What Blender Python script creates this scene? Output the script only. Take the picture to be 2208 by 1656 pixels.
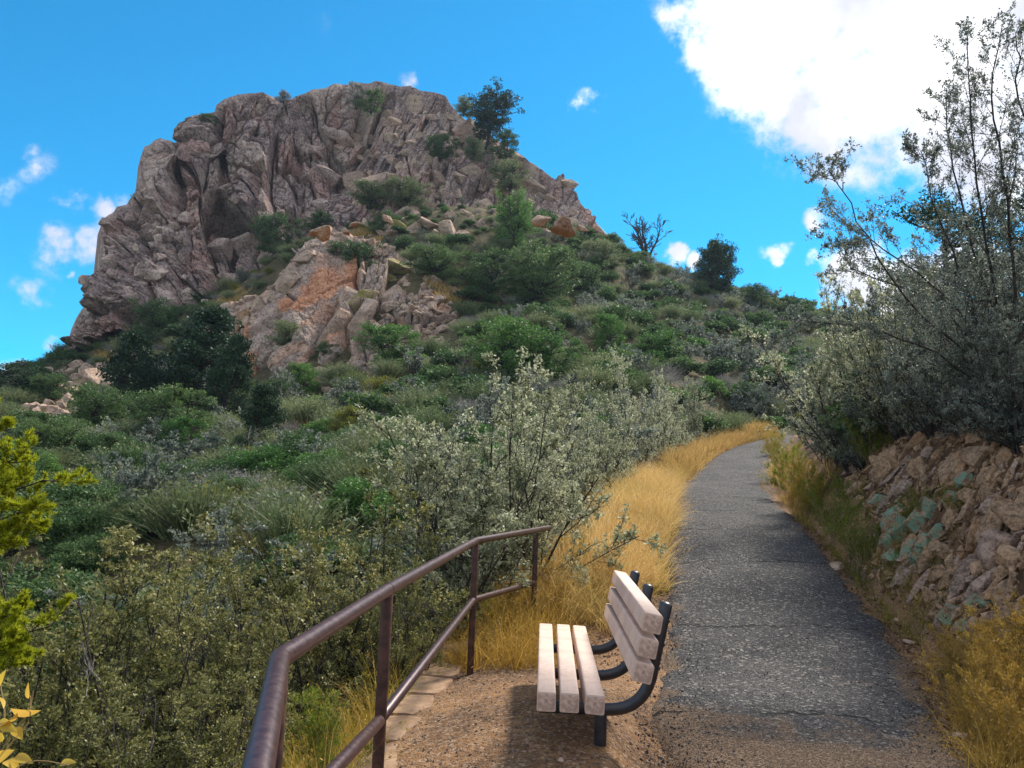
import bpy, bmesh, math, random
import numpy as np
from mathutils import Vector, Matrix, Euler

for _o in list(bpy.data.objects):
    bpy.data.objects.remove(_o)
SC = bpy.context.scene
COL = SC.collection
R_ = math.radians
rng = np.random.default_rng(11)
random.seed(5)

# ------------------------------------------------------------------ camera
F = 1700.0                      # focal length in pixels of the 2208 px wide photograph
EYE = np.array([0.0, 0.0, 1.45])
PITCH, ROLL = R_(7.0), R_(2.2)
_f = np.array([0, math.cos(PITCH), math.sin(PITCH)])
_r0 = np.array([1.0, 0, 0])
_u0 = np.array([0, -math.sin(PITCH), math.cos(PITCH)])
_r = math.cos(ROLL)*_r0 + math.sin(ROLL)*_u0
_u = -math.sin(ROLL)*_r0 + math.cos(ROLL)*_u0
cam_data = bpy.data.cameras.new('camera')
cam = bpy.data.objects.new('camera', cam_data)
COL.objects.link(cam)
cam_data.sensor_width = 36.0
cam_data.lens = F/2208*36
cam_data.clip_start = 0.05
cam_data.clip_end = 3000
cam.matrix_world = Matrix(((_r[0], _u[0], -_f[0], EYE[0]), (_r[1], _u[1], -_f[1], EYE[1]),
                           (_r[2], _u[2], -_f[2], EYE[2]), (0, 0, 0, 1)))
SC.camera = cam

def P(px, py, d):
    """the point of the place that lies d metres ahead on the sight line through a photograph pixel"""
    px = np.asarray(px, float); py = np.asarray(py, float); d = np.asarray(d, float)
    v = _f + ((px-1104)/F)[..., None]*_r - ((py-828)/F)[..., None]*_u
    return EYE + v*d[..., None]
def proj(p):
    p = np.asarray(p, float) - EYE
    d = p@_f
    return 1104+F*(p@_r)/d, 828-F*(p@_u)/d, d
def on_z(px, py, z):
    v = P(px, py, 1.0)-EYE
    return EYE + v*(z-EYE[2])/v[2]
def sdir(px, py):
    v = P(px, py, 1.0)-EYE
    return v/np.linalg.norm(v)

# ------------------------------------------------------------------ light
SUN_AZ, SUN_EL = R_(36), R_(47)          # azimuth from +Y towards +X
sund = np.array([math.sin(SUN_AZ)*math.cos(SUN_EL), math.cos(SUN_AZ)*math.cos(SUN_EL), math.sin(SUN_EL)])
sl = bpy.data.lights.new('sun', 'SUN')
sl.energy = 4.0
sl.angle = R_(8)
sl.color = (1.0, 0.93, 0.82)
sun = bpy.data.objects.new('sun', sl)
COL.objects.link(sun)
sun.rotation_euler = Vector(-sund).to_track_quat('-Z', 'Y').to_euler()
sun.location = (10, 10, 40)
SC.view_settings.view_transform = 'Standard'
SC.view_settings.look = 'None'
SC.view_settings.exposure = 0.7
SC.view_settings.gamma = 1
SC.view_settings.use_curve_mapping = False
SC.render.engine = 'CYCLES'
try:
    SC.cycles.max_bounces = 6
    SC.cycles.diffuse_bounces = 3
    SC.cycles.transmission_bounces = 3
    SC.cycles.transparent_max_bounces = 4
    SC.cycles.volume_bounces = 0
    SC.cycles.use_denoising = True
except Exception:
    pass

class NT:
    """small helper round a node tree"""
    def __init__(s, nt):
        s.nt = nt; s.nt.nodes.clear()
    def n(s, t, **kw):
        nd = s.nt.nodes.new(t)
        for k, v in kw.items():
            if k.startswith('i_'):
                s.put(nd.inputs[k[2:].replace('_', ' ')], v)
            else:
                setattr(nd, k, v)
        return nd
    def put(s, sock, v):
        if hasattr(v, 'outputs'): v = v.outputs[0]
        if isinstance(v, bpy.types.NodeSocket): s.nt.links.new(v, sock)
        else:
            if isinstance(v, (tuple, list)) and len(v) == 3 and sock.type == 'RGBA': v = (*v, 1)
            sock.default_value = v
    def m(s, op, a, b=None, c=None, clamp=False):
        nd = s.nt.nodes.new('ShaderNodeMath'); nd.operation = op; nd.use_clamp = clamp
        for i, v in enumerate((a, b, c)):
            if v is not None: s.put(nd.inputs[i], v)
        return nd.outputs[0]
    def v(s, op, a, b=None):
        nd = s.nt.nodes.new('ShaderNodeVectorMath'); nd.operation = op
        s.put(nd.inputs[0], a)
        if b is not None:
            s.put(nd.inputs[3 if op == 'SCALE' else 1], b)
        return nd.outputs[1] if op in ('DISTANCE', 'LENGTH', 'DOT_PRODUCT') else nd.outputs[0]
    def mix(s, f, a, b, blend='MIX'):
        nd = s.nt.nodes.new('ShaderNodeMix'); nd.data_type = 'RGBA'; nd.blend_type = blend
        s.put(nd.inputs[0], f); s.put(nd.inputs[6], a); s.put(nd.inputs[7], b)
        return nd.outputs[2]
    def ss(s, x, a, b):
        nd = s.nt.nodes.new('ShaderNodeMapRange'); nd.interpolation_type = 'SMOOTHSTEP'
        s.put(nd.inputs[0], x); nd.inputs[1].default_value = a; nd.inputs[2].default_value = b
        return nd.outputs[0]
    def noise(s, vec, scale, detail=4, rough=.55, col=False, dist=0):
        nd = s.nt.nodes.new('ShaderNodeTexNoise')
        s.put(nd.inputs['Vector'], vec); nd.inputs['Scale'].default_value = scale
        nd.inputs['Detail'].default_value = detail; nd.inputs['Roughness'].default_value = rough
        nd.inputs['Distortion'].default_value = dist
        return nd.outputs['Color' if col else 'Fac']
    def vor(s, vec, scale, feature='F1', out='Distance', rnd=1):
        nd = s.nt.nodes.new('ShaderNodeTexVoronoi'); nd.feature = feature
        s.put(nd.inputs['Vector'], vec); nd.inputs['Scale'].default_value = scale
        nd.inputs['Randomness'].default_value = rnd
        return nd.outputs[out]
    def ramp(s, f, stops):
        nd = s.nt.nodes.new('ShaderNodeValToRGB')
        s.put(nd.inputs[0], f)
        el = nd.color_ramp.elements
        while len(el) < len(stops): el.new(.5)
        for e, (p, c) in zip(el, stops):
            e.position = p; e.color = (*c, 1)
        return nd.outputs[0]

# ------------------------------------------------------------------ sky with clouds
world = bpy.data.worlds.new('World')
SC.world = world
world.use_nodes = True
W = NT(world.node_tree)
tc = W.n('ShaderNodeTexCoord')
D = W.v('NORMALIZE', tc.outputs['Generated'])
sky = W.n('ShaderNodeTexSky')
sky.sky_type = 'NISHITA'; sky.sun_disc = False
sky.sun_elevation = SUN_EL; sky.sun_rotation = SUN_AZ
sky.air_density = 1.0; sky.dust_density = 0.3; sky.ozone_density = 3.0; sky.altitude = 1700
skyc = W.mix(1.0, sky.outputs[0], SKY_TINT if 'SKY_TINT' in globals() else (0.07, 0.88, 1.08, 1), 'MULTIPLY')
wn = W.noise(D, 9, 5, .6, col=True)
warp = W.v('SCALE', W.v('SUBTRACT', wn, (0.5, 0.5, 0.5)), 0.09)
DW = W.v('ADD', D, warp)
px = 1/F
blobs = [  # px, py, radius px, edge px, strength
 (1985, -165, 465, 120, 1), (2500, -350, 620, 120, 1), (1700, -330, 330, 90, 1), (2250, 20, 260, 110, 1), (2000, 60, 235, 90, 1),
 (1470, 20, 70, 60, .7),
 (1252, 222, 44, 44, .85), (80, 372, 38, 42, .52), (48, 402, 34, 40, .35), (218, 450, 46, 40, .75), (150, 440, 32, 30, .55), (208, 530, 50, 42, .9),
 (130, 528, 50, 40, .7), (60, 340, 24, 24, .5), (168, 584, 15, 15, .8), (85, 634, 40, 30, .55), (40, 615, 24, 24, .35), (8, 782, 46, 40, .95), (130, 748, 24, 20, .7),
 (1748, 478, 42, 36, 1.1), (1676, 562, 34, 30, 1.0), (1764, 585, 30, 26, 1), (1850, 600, 90, 50, 1.1), (1960, 640, 110, 50, 1.1), (2090, 560, 90, 60, 1), (1765, 512, 24, 20, .5),
 (1462, 568, 34, 26, 1), (1500, 585, 26, 20, 1), (893, 196, 30, 24, .6), (745, 44, 34, 34, .28), (1545, 160, 34, 34, .55), (1398, 192, 22, 22, .35),
 (1460, 190, 30, 30, .3), (1250, 250, 26, 40, .5), (1290, 225, 40, 50, .35), (700, 60, 60, 60, .16), (110, 560, 60, 60, .4), (30, 420, 50, 50, .45), (250, 430, 40, 40, .6), (1600, 250, 60, 60, .35), (1520, 110, 60, 60, .5), (1940, 310, 70, 60, .5), (1700, 320, 40, 36, .5), (1840, 640, 60, 40, 1), (1330, 150, 34, 34, .12)]
fld = None
for (bx, by, br, be, bs) in blobs:
    c = sdir(bx, by)
    dd = W.v('DISTANCE', DW, tuple(c))
    val = W.m('MULTIPLY', W.m('MULTIPLY_ADD', dd, -1/(be*px), br/be, clamp=True), bs)
    fld = val if fld is None else W.m('MAXIMUM', fld, val)
# added broken cloud, unseen behind and beside the view, widened for white fill light
away = W.ss(W.v('DOT_PRODUCT', D, tuple(sdir(1104, 600))), .72, .35)
bro = W.m('MULTIPLY', W.ss(W.noise(D, 2.2, 6, .6), .42, .55), away)
fine = W.noise(D, 24, 9, .66)
f2 = W.m('ADD', fld, W.m('MULTIPLY', W.m('SUBTRACT', fine, .5), 2.3))
gate = W.ss(fld, 0.0, .25)
mask = W.m('MULTIPLY', W.ss(f2, .12, 1.0), gate)
mask = W.m('MULTIPLY', mask, W.m('MINIMUM', W.m('MULTIPLY', fld, 2.4), 1.0))
mask = W.m('MAXIMUM', mask, bro, clamp=True)
shade = W.ss(W.noise(DW, 5, 4), .38, .62)
ccol = W.mix(shade, (4.5, 4.6, 5.4, 1), (8.5, 8.4, 8.5, 1))
fin = W.mix(mask, skyc, ccol)
bg = W.n('ShaderNodeBackground')
W.put(bg.inputs[0], fin); bg.inputs[1].default_value = 0.115
wo = W.n('ShaderNodeOutputWorld')
W.nt.links.new(bg.outputs[0], wo.inputs[0])
world.cycles.sampling_method = 'MANUAL'; world.cycles.sample_map_resolution = 512

# ------------------------------------------------------------------ tagging
def tag(o, label=None, cat=None, group=None, kind=None):
    if label: o['label'] = label
    if cat: o['category'] = cat
    if group: o['group'] = group
    if kind: o['kind'] = kind
    return o
def link(name, data, parent=None, loc=None, rot=None, scale=None):
    o = bpy.data.objects.new(name, data); COL.objects.link(o)
    if parent is not None: o.parent = parent
    if loc is not None: o.location = loc
    if rot is not None: o.rotation_euler = rot
    if scale is not None: o.scale = scale if hasattr(scale, '__len__') else (scale,)*3
    return o
def empty(name, loc, rz=0, label=None, cat=None, group=None):
    o = link(name, None, None, loc, (0, 0, rz)); o.empty_display_size = .2
    return tag(o, label, cat, group)

# ------------------------------------------------------------------ fast meshes
def mesh(name, verts, faces, mats=(), mi=None, smooth=False):
    """faces: array (N,3) or (N,4), or a list of such arrays"""
    me = bpy.data.meshes.new(name)
    verts = np.asarray(verts, np.float32)
    fl = faces if isinstance(faces, list) else [faces]
    fl = [np.asarray(f, np.int32) for f in fl if len(f)]
    me.vertices.add(len(verts)); me.vertices.foreach_set('co', verts.ravel())
    idx = np.concatenate([f.ravel() for f in fl])
    tot = np.concatenate([np.full(len(f), f.shape[1], np.int32) for f in fl])
    st = np.concatenate([[0], np.cumsum(tot)[:-1]]).astype(np.int32)
    me.loops.add(len(idx)); me.loops.foreach_set('vertex_index', idx)
    me.polygons.add(len(tot)); me.polygons.foreach_set('loop_start', st)
    try: me.polygons.foreach_set('loop_total', tot)
    except Exception: pass
    if mi is not None: me.polygons.foreach_set('material_index', np.asarray(mi, np.int32))
    me.polygons.foreach_set('use_smooth', np.full(len(tot), smooth))
    for m in mats: me.materials.append(m)
    me.update(calc_edges=True)
    return me
def grid_faces(nu, nv):
    a = np.arange(nu*nv).reshape(nu, nv)
    return np.stack([a[:-1, :-1], a[1:, :-1], a[1:, 1:], a[:-1, 1:]], -1).reshape(-1, 4)
def set_attr(me, name, arr):
    at = me.attributes.new(name, 'FLOAT', 'POINT')
    at.data.foreach_set('value', np.asarray(arr, np.float32).ravel())

# ------------------------------------------------------------------ numpy noise
def _h(ix, iy, iz, s):
    n = (ix*73856093) ^ (iy*19349663) ^ (iz*83492791) ^ (s*2654435)
    n = (n ^ (n >> 13))*1274126177
    n = n ^ (n >> 16)
    return (n & 0xffff)/65535.0
def vn(x, y, z=0.0, s=0):
    x, y, z = np.broadcast_arrays(*(np.asarray(q, float) for q in (x, y, z)))
    ix, iy, iz = (np.floor(q).astype(np.int64) for q in (x, y, z))
    fx, fy, fz = x-ix, y-iy, z-iz
    fx, fy, fz = (q*q*(3-2*q) for q in (fx, fy, fz))
    out = 0
    for a in (0, 1):
        for b in (0, 1):
            for c in (0, 1):
                out = out + _h(ix+a, iy+b, iz+c, s)*(fx if a else 1-fx)*(fy if b else 1-fy)*(fz if c else 1-fz)
    return out
def fbm(x, y, z=0.0, s=0, o=4, g=.5):
    t, a, w = 0, 1, 0
    for i in range(o):
        t = t + a*vn(np.asarray(x)*2**i, np.asarray(y)*2**i, np.asarray(z)*2**i, s+i*7); w += a; a *= g
    return t/w
def vor2(x, y, s=0):
    """2D cells: offset to the nearest centre, ids, and distance to the border"""
    ix, iy = np.floor(x).astype(np.int64), np.floor(y).astype(np.int64)
    d1 = np.full(x.shape, 9.); d2 = d1.copy(); cx = np.zeros(x.shape); cy = cx.copy()
    for a in (-1, 0, 1):
        for b in (-1, 0, 1):
            jx, jy = ix+a, iy+b
            qx = jx+_h(jx, jy, 0, s)*.9+.05; qy = jy+_h(jx, jy, 1, s)*.9+.05
            d = np.hypot(x-qx, y-qy)
            n = d < d1
            d2 = np.where(n, d1, np.minimum(d2, d))
            cx = np.where(n, qx, cx); cy = np.where(n, qy, cy)
            d1 = np.where(n, d, d1)
    return x-cx, y-cy, cx, cy, d2-d1
def sst(x, a, b):
    t = np.clip((np.asarray(x, float)-a)/(b-a), 0, 1)
    return t*t*(3-2*t)
def spline(pts, n):
    """Catmull-Rom through points, n samples"""
    p = np.asarray(pts, float)
    p = np.vstack([2*p[0]-p[1], p, 2*p[-1]-p[-2]])
    m = len(p)-3
    t = np.linspace(0, m-1e-9, n); i = t.astype(int); f = (t-i)[:, None]
    a, b, c, d = p[i], p[i+1], p[i+2], p[i+3]
    return .5*(2*b+(c-a)*f+(2*a-5*b+4*c-d)*f*f+(3*b-a-3*c+d)*f**3)
# ------------------------------------------------------------------ materials
def material(name):
    m = bpy.data.materials.new(name); m.use_nodes = True
    return m, NT(m.node_tree)
def finish(t, col, rough=.85, bump=None, bdist=.02, bstr=.6, spec=.3, metal=0.0, trans=0.0, tcol=None):
    b = t.n('ShaderNodeBsdfPrincipled')
    t.put(b.inputs['Base Color'], col); t.put(b.inputs['Roughness'], rough)
    b.inputs['Specular IOR Level'].default_value = spec; t.put(b.inputs['Metallic'], metal)
    nrm = None
    if bump is not None:
        bp = t.n('ShaderNodeBump'); bp.inputs['Distance'].default_value = bdist; bp.inputs['Strength'].default_value = bstr
        t.put(bp.inputs['Height'], bump); nrm = bp.outputs[0]
        t.put(b.inputs['Normal'], nrm)
    out = t.n('ShaderNodeOutputMaterial'); s = b.outputs[0]
    if trans > 0:
        tr = t.n('ShaderNodeBsdfTranslucent'); t.put(tr.inputs[0], tcol if tcol is not None else col)
        mx = t.n('ShaderNodeMixShader'); mx.inputs[0].default_value = trans
        t.nt.links.new(s, mx.inputs[1]); t.nt.links.new(tr.outputs[0], mx.inputs[2]); s = mx.outputs[0]
    t.nt.links.new(s, out.inputs[0])

def leaf_mat(name, stops, trans=.35, rough=.55, spec=.3, tgain=1.5, patch=0.0, patch_col=(.2, .2, .05)):
    """foliage: colour differs from leaf to leaf and from plant to plant"""
    m, t = material(name)
    g = t.n('ShaderNodeNewGeometry'); oi = t.n('ShaderNodeObjectInfo')
    f = t.m('ADD', t.m('MULTIPLY', g.outputs['Random Per Island'], .65), t.m('MULTIPLY', oi.outputs['Random'], .35))
    c = t.ramp(f, stops)
    if patch:
        nz = t.noise(g.outputs['Position'], 0.35, 3)
        c = t.mix(t.m('MULTIPLY', t.ss(nz, .5, .66), patch), c, patch_col)
    hs = t.n('ShaderNodeHueSaturation'); t.put(hs.inputs['Color'], c); hs.inputs['Value'].default_value = tgain
    finish(t, c, rough, spec=spec, trans=trans, tcol=hs.outputs[0])
    return m

M = {}
# silvery mountain mahogany near the trail
M['silver'] = leaf_mat('silver_leaf', [(0, (.11, .13, .07)), (.3, (.25, .27, .15)), (.65, (.47, .48, .32)), (1, (.76, .74, .58))], .45, .5, .4, 1.3)
M['silver_dark'] = leaf_mat('olive_leaf', [(0, (.045, .055, .016)), (.4, (.115, .125, .035)), (.75, (.26, .25, .08)), (1, (.52, .45, .20))], .35, .5, .4, 1.3)
M['blue_leaf'] = leaf_mat('blue_green_leaf', [(0, (.05, .068, .055)), (.45, (.13, .16, .125)), (1, (.44, .45, .36))], .35, .5, .4, 1.3)
M['oak'] = leaf_mat('scrub_oak_leaf', [(0, (.022, .055, .020)), (.5, (.066, .128, .042)), (1, (.16, .23, .07))], .3, .55, .3, 1.3)
M['broom'] = leaf_mat('grey_green_twig_leaf', [(0, (.052, .082, .038)), (.5, (.135, .180, .075)), (1, (.34, .35, .19))], .3, .6, .25, 1.3, .35, (.13, .12, .05))
M['sage'] = leaf_mat('grey_twig', [(0, (.14, .14, .13)), (.6, (.30, .28, .25)), (1, (.52, .47, .40))], .1, .8, .2, 1.2)
M['juniper'] = leaf_mat('bright_juniper_leaf', [(0, (.022, .070, .018)), (.5, (.064, .155, .032)), (1, (.17, .28, .06))], .35, .55, .3, 1.4)
M['olive'] = leaf_mat('yellow_olive_leaf', [(0, (.070, .090, .012)), (.5, (.150, .160, .022)), (1, (.290, .260, .045))], .4, .6, .3, 1.4)
M['pine'] = leaf_mat('dark_pine_needle', [(0, (.010, .030, .016)), (.6, (.026, .060, .026)), (1, (.060, .110, .038))], .2, .55, .3, 1.2)
M['gold_pine'] = leaf_mat('yellow_green_needle', [(0, (.12, .16, .008)), (.5, (.30, .34, .014)), (1, (.55, .52, .04))], .4, .5, .3, 1.5)
M['gold_leaf'] = leaf_mat('yellow_leaf', [(0, (.34, .30, .03)), (.5, (.58, .42, .06)), (1, (.62, .30, .08))], .4, .45, .4, 1.3)
M['weed'] = leaf_mat('yellow_green_weed', [(0, (.045, .085, .010)), (.5, (.12, .17, .020)), (1, (.30, .27, .03))], .4, .6, .3, 1.4)
M['grass'] = leaf_mat('golden_dry_grass', [(0, (.13, .08, .025)), (.3, (.44, .27, .08)), (.75, (.68, .47, .17)), (1, (.80, .63, .34))], .4, .6, .3, 1.25, .45, (.30, .25, .04))
M['grass_green'] = leaf_mat('yellow_green_grass', [(0, (.10, .13, .010)), (.5, (.24, .22, .018)), (1, (.44, .30, .030))], .4, .6, .3, 1.3, .5, (.08, .12, .012))
M['grass_amber'] = leaf_mat('amber_dry_weed', [(0, (.20, .11, .02)), (.5, (.42, .26, .045)), (1, (.60, .42, .11))], .4, .6, .3, 1.3, .3, (.20, .20, .02))
M['straw'] = leaf_mat('pale_straw', [(0, (.30, .22, .10)), (.5, (.46, .35, .18)), (1, (.62, .50, .30))], .35, .7, .2, 1.2)

def bark(name, a, b):
    m, t = material(name)
    g = t.n('ShaderNodeNewGeometry')
    z = t.noise(t.v('MULTIPLY', g.outputs['Position'], (6, 6, 1.5)), 6, 5)
    finish(t, t.mix(t.ss(z, .35, .65), a, b), .9, z, .01, .8)
    return m
M['bark'] = bark('dark_twig_bark', (.022, .018, .018), (.075, .060, .055))
M['bark_grey'] = bark('grey_bark', (.10, .09, .085), (.30, .27, .24))

def rock_mat(name, dark, mid, pale, red, red_amt=.5, warm=None, lichen=None, lich_amt=0., scale=1., random_tint=True, tone=False, strata=(1.2, 1.2, 3.2), bd=.12):
    m, t = material(name)
    g = t.n('ShaderNodeNewGeometry'); pos = g.outputs['Position']
    if random_tint:
        oi = t.n('ShaderNodeObjectInfo')
        pos = t.v('ADD', pos, t.v('SCALE', oi.outputs['Location'], .37))
        rnd = oi.outputs['Random']
    ps = t.v('SCALE', pos, scale)
    n1 = t.noise(ps, .22, 5, .6); n2 = t.noise(ps, 1.3, 6, .65); n3 = t.noise(ps, 7, 6, .7)
    st = t.noise(t.v('MULTIPLY', ps, strata), 1.1, 5, .65, dist=.6)
    c = t.mix(t.ss(n1, .36, .62), dark, mid)
    c = t.mix(t.m('MULTIPLY', t.ss(t.m('MULTIPLY_ADD', n1, .35, t.m('MULTIPLY', n2, .65)), .47, .62), .8), c, pale)
    rmap = t.noise(t.v('MULTIPLY', ps, (1, 1, .45)), .55, 4, .55)
    c = t.mix(t.m('MULTIPLY', t.ss(rmap, .54, .68), red_amt), c, red)
    if warm is not None:
        c = t.mix(t.m('MULTIPLY', t.ss(t.noise(ps, .9, 4), .48, .60), .8), c, warm)
    if random_tint:
        c = t.mix(t.m('MULTIPLY', rnd, .35), c, pale)
    if tone:
        ta = t.n('ShaderNodeAttribute', attribute_name='tone').outputs['Fac']; ir = t.n('ShaderNodeAttribute', attribute_name='iron').outputs['Fac']
        c = t.mix(t.m('MULTIPLY', t.ss(ta, .52, 1.0), .60), c, pale)
        c = t.mix(t.m('MULTIPLY', t.ss(ta, .48, .0), .60), c, dark)
        c = t.mix(t.m('MULTIPLY', t.ss(t.m('FRACT', t.m('MULTIPLY', ta, 7.3)), .72, .9), red_amt*.75), c, red)
        c = t.mix(t.m('MULTIPLY', t.ss(t.m('MULTIPLY_ADD', t.m('SUBTRACT', n2, .5), 1.6, ir), .22, .6), .95), c, (.52, .17, .045))
    sp = t.ss(t.m('ADD', n3, t.m('MULTIPLY', st, .4)), .45, .95)
    c = t.mix(t.m('MULTIPLY', sp, .45), c, tuple(min(1, q*1.7) for q in pale))
    dk = t.ss(t.m('ADD', n3, t.m('MULTIPLY', st, .7)), .92, .62)
    c = t.mix(t.m('MULTIPLY', dk, .5), c, tuple(q*.45 for q in dark))
    if lichen is not None:
        lm = t.ss(t.m('ADD', t.noise(ps, 1.6, 5, .7), t.m('MULTIPLY', n3, .25)), .66-.2*lich_amt, .74-.2*lich_amt)
        c = t.mix(t.m('MULTIPLY', lm, .9), c, lichen)
    cr = t.vor(t.v('ADD', t.v('MULTIPLY', ps, (1, 1, .7)), t.v('SCALE', t.noise(ps, 2, 3, col=True), .8)), 1.4, 'DISTANCE_TO_EDGE')
    crk = t.ss(cr, .0, .06)
    h = t.m('ADD', t.m('ADD', t.m('MULTIPLY', n3, .45), t.m('MULTIPLY', n2, .8)), t.m('ADD', t.m('MULTIPLY', st, .7), t.m('MULTIPLY', crk, .22)))
    finish(t, c, .9, h, bd, .9, .2)
    return m
M['cliff'] = rock_mat('purple_grey_cliff_rock', (.105, .062, .072), (.225, .148, .142), (.540, .415, .335), (.27, .10, .085), .85, random_tint=False, tone=True, scale=.55, bd=.28)
M['outcrop'] = rock_mat('grey_outcrop_rock', (.16, .110, .095), (.30, .215, .175), (.48, .37, .29), (.50, .19, .07), .6, random_tint=False, tone=True, scale=.7, bd=.2)
M['boulder'] = rock_mat('tan_boulder_rock', (.17, .11, .085), (.31, .205, .15), (.47, .34, .25), (.32, .17, .10), .3, scale=.8, bd=.15)
M['purple_boulder'] = rock_mat('purple_boulder_rock', (.140, .082, .090), (.265, .180, .165), (.50, .38, .30), (.29, .115, .085), .7, scale=.7, bd=.2)
M['moss_boulder'] = rock_mat('mossy_boulder_rock', (.16, .115, .075), (.30, .20, .12), (.42, .30, .19), (.38, .18, .07), .4, lichen=(.20, .185, .035), lich_amt=.45, scale=1.3, bd=.1)
M['orange_rock'] = rock_mat('orange_iron_rock', (.26, .13, .07), (.42, .19, .075), (.46, .30, .18), (.50, .17, .045), .8, scale=.9, bd=.1)
M['bank_rock'] = rock_mat('brown_bank_stone', (.065, .042, .028), (.19, .112, .062), (.38, .25, .155), (.33, .145, .055), .5, scale=4.5, strata=(1, 1, 3), bd=.018)
M['bank_grey'] = rock_mat('grey_bank_stone', (.08, .052, .042), (.16, .11, .085), (.36, .26, .20), (.28, .13, .06), .4, scale=4.5, strata=(1, 1, 3), bd=.018)
M['bank_lichen'] = rock_mat('turquoise_lichen_stone', (.08, .052, .036), (.19, .115, .07), (.34, .23, .15), (.26, .13, .07), .4, scale=6, lichen=(.16, .26, .18), lich_amt=.40, bd=.018)

# ground of the hillside
def ground_mat():
    m, t = material('hillside_soil')
    g = t.n('ShaderNodeNewGeometry'); p = g.outputs['Position']
    n1 = t.noise(p, .25, 5, .6); n2 = t.noise(p, 3, 6, .7)
    c = t.mix(t.ss(n1, .4, .62), (.055, .050, .026), (.115, .090, .045))
    c = t.mix(t.m('MULTIPLY', t.ss(n2, .5, .7), .7), c, (.20, .155, .085))
    c = t.mix(t.m('MULTIPLY', t.ss(n2, .5, .35), .6), c, (.028, .042, .018))
    finish(t, c, .95, n2, .1, .8, .1)
    return m
M['soil'] = ground_mat()
def dirt_mat():
    m, t = material('brown_gravelly_dirt')
    g = t.n('ShaderNodeNewGeometry'); p = g.outputs['Position']
    n1 = t.noise(p, .9, 5, .6); n2 = t.noise(p, 14, 5, .7); v = t.vor(p, 70, 'F1', 'Color'); vd = t.vor(p, 70)
    bw = t.n('ShaderNodeSeparateColor'); t.put(bw.inputs[0], v)
    c = t.mix(t.ss(n1, .38, .62), (.095, .052, .028), (.25, .135, .062))
    c = t.mix(t.m('MULTIPLY', t.ss(n2, .45, .65), .5), c, (.34, .20, .10))
    c = t.mix(t.m('MULTIPLY', t.ss(bw.outputs[0], .72, .95), .7), c, (.36, .27, .20))
    c = t.mix(t.m('MULTIPLY', t.ss(bw.outputs[1], .7, .95), .6), c, (.05, .035, .028))
    h = t.m('ADD', t.m('MULTIPLY', t.ss(vd, .6, .0), .5), n2)
    finish(t, c, .95, h, .015, .8, .15)
    return m
M['dirt'] = dirt_mat()
def asphalt_mat():
    m, t = material('worn_asphalt')
    g = t.n('ShaderNodeNewGeometry'); p = g.outputs['Position']
    n1 = t.noise(p, .7, 5, .6); n0 = t.noise(p, 2.4, 5, .65, dist=.4)
    v = t.vor(p, 95, 'F1', 'Color'); vd = t.vor(p, 95)
    v2 = t.vor(p, 46, 'F1', 'Color')
    s1 = t.n('ShaderNodeSeparateColor'); t.put(s1.inputs[0], v)
    s2 = t.n('ShaderNodeSeparateColor'); t.put(s2.inputs[0], v2)
    c = t.mix(t.ss(t.m('ADD', t.m('MULTIPLY', n1, .6), t.m('MULTIPLY', n0, .4)), .42, .58), (.018, .018, .021), (.066, .060, .060))
    c = t.mix(t.m('MULTIPLY', t.ss(s1.outputs[0], .55, .95), .8), c, (.19, .175, .165))
    c = t.mix(t.m('MULTIPLY', t.ss(s1.outputs[1], .6, .9), .8), c, (.018, .017, .018))
    c = t.mix(t.m('MULTIPLY', t.ss(s2.outputs[0], .84, .97), .7), c, (.34, .30, .26))
    at = t.n('ShaderNodeAttribute', attribute_name='dusty')
    dm = t.m('MULTIPLY', t.ss(t.m('ADD', at.outputs['Fac'], t.m('MULTIPLY', t.m('SUBTRACT', n0, .5), 1.5)), .32, .75), .8)
    c = t.mix(dm, c, t.mix(t.ss(s1.outputs[0], .5, .9), (.15, .088, .045), (.28, .18, .105)))
    # transverse cracks
    yc = t.n('ShaderNodeSeparateXYZ'); t.put(yc.inputs[0], t.v('ADD', p, t.v('SCALE', t.noise(p, 1.6, 5, .65, col=True), .9)))
    w = t.m('ABSOLUTE', t.m('SUBTRACT', t.m('FRACT', t.m('MULTIPLY', yc.outputs[1], .43)), .5))
    crk = t.m('MULTIPLY', t.ss(w, .014, .003), t.ss(t.noise(p, 1.1, 2), .40, .50))
    c = t.mix(crk, c, (.012, .011, .011))
    h = t.m('SUBTRACT', t.m('ADD', t.m('MULTIPLY', t.ss(vd, .6, 0), .6), t.m('MULTIPLY', n0, .5)), crk)
    finish(t, c, .88, h, .03, 1.0, .3)
    return m
M['asphalt'] = asphalt_mat()

def simple(name, a, b, sc, rough, bd=.004, spec=.3, metal=0., stretch=(1, 1, 1), coords='Object', r2=None):
    m, t = material(name)
    tc = t.n('ShaderNodeTexCoord')
    v = t.v('MULTIPLY', tc.outputs[coords], stretch)
    n = t.noise(v, sc, 6, .65)
    r = rough if r2 is None else t.m('MULTIPLY_ADD', n, r2-rough, rough)
    finish(t, t.mix(t.ss(n, .35, .65), a, b), r, n, bd, .5, spec, metal)
    return m
M['rail'] = simple('brown_painted_steel', (.046, .022, .024), (.078, .040, .040), 45, .28, .0008, .6, .35, r2=.5)
M['post'] = simple('rusty_brown_steel', (.040, .018, .015), (.095, .042, .030), 22, .50, .003, .4, .1, r2=.8)
M['frame'] = simple('black_powder_coat', (.018, .018, .022), (.030, .030, .036), 30, .38, .001, .5)
M['slab'] = simple('tan_concrete_slab', (.22, .135, .080), (.36, .235, .15), 7, .9, .006, .2)
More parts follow.
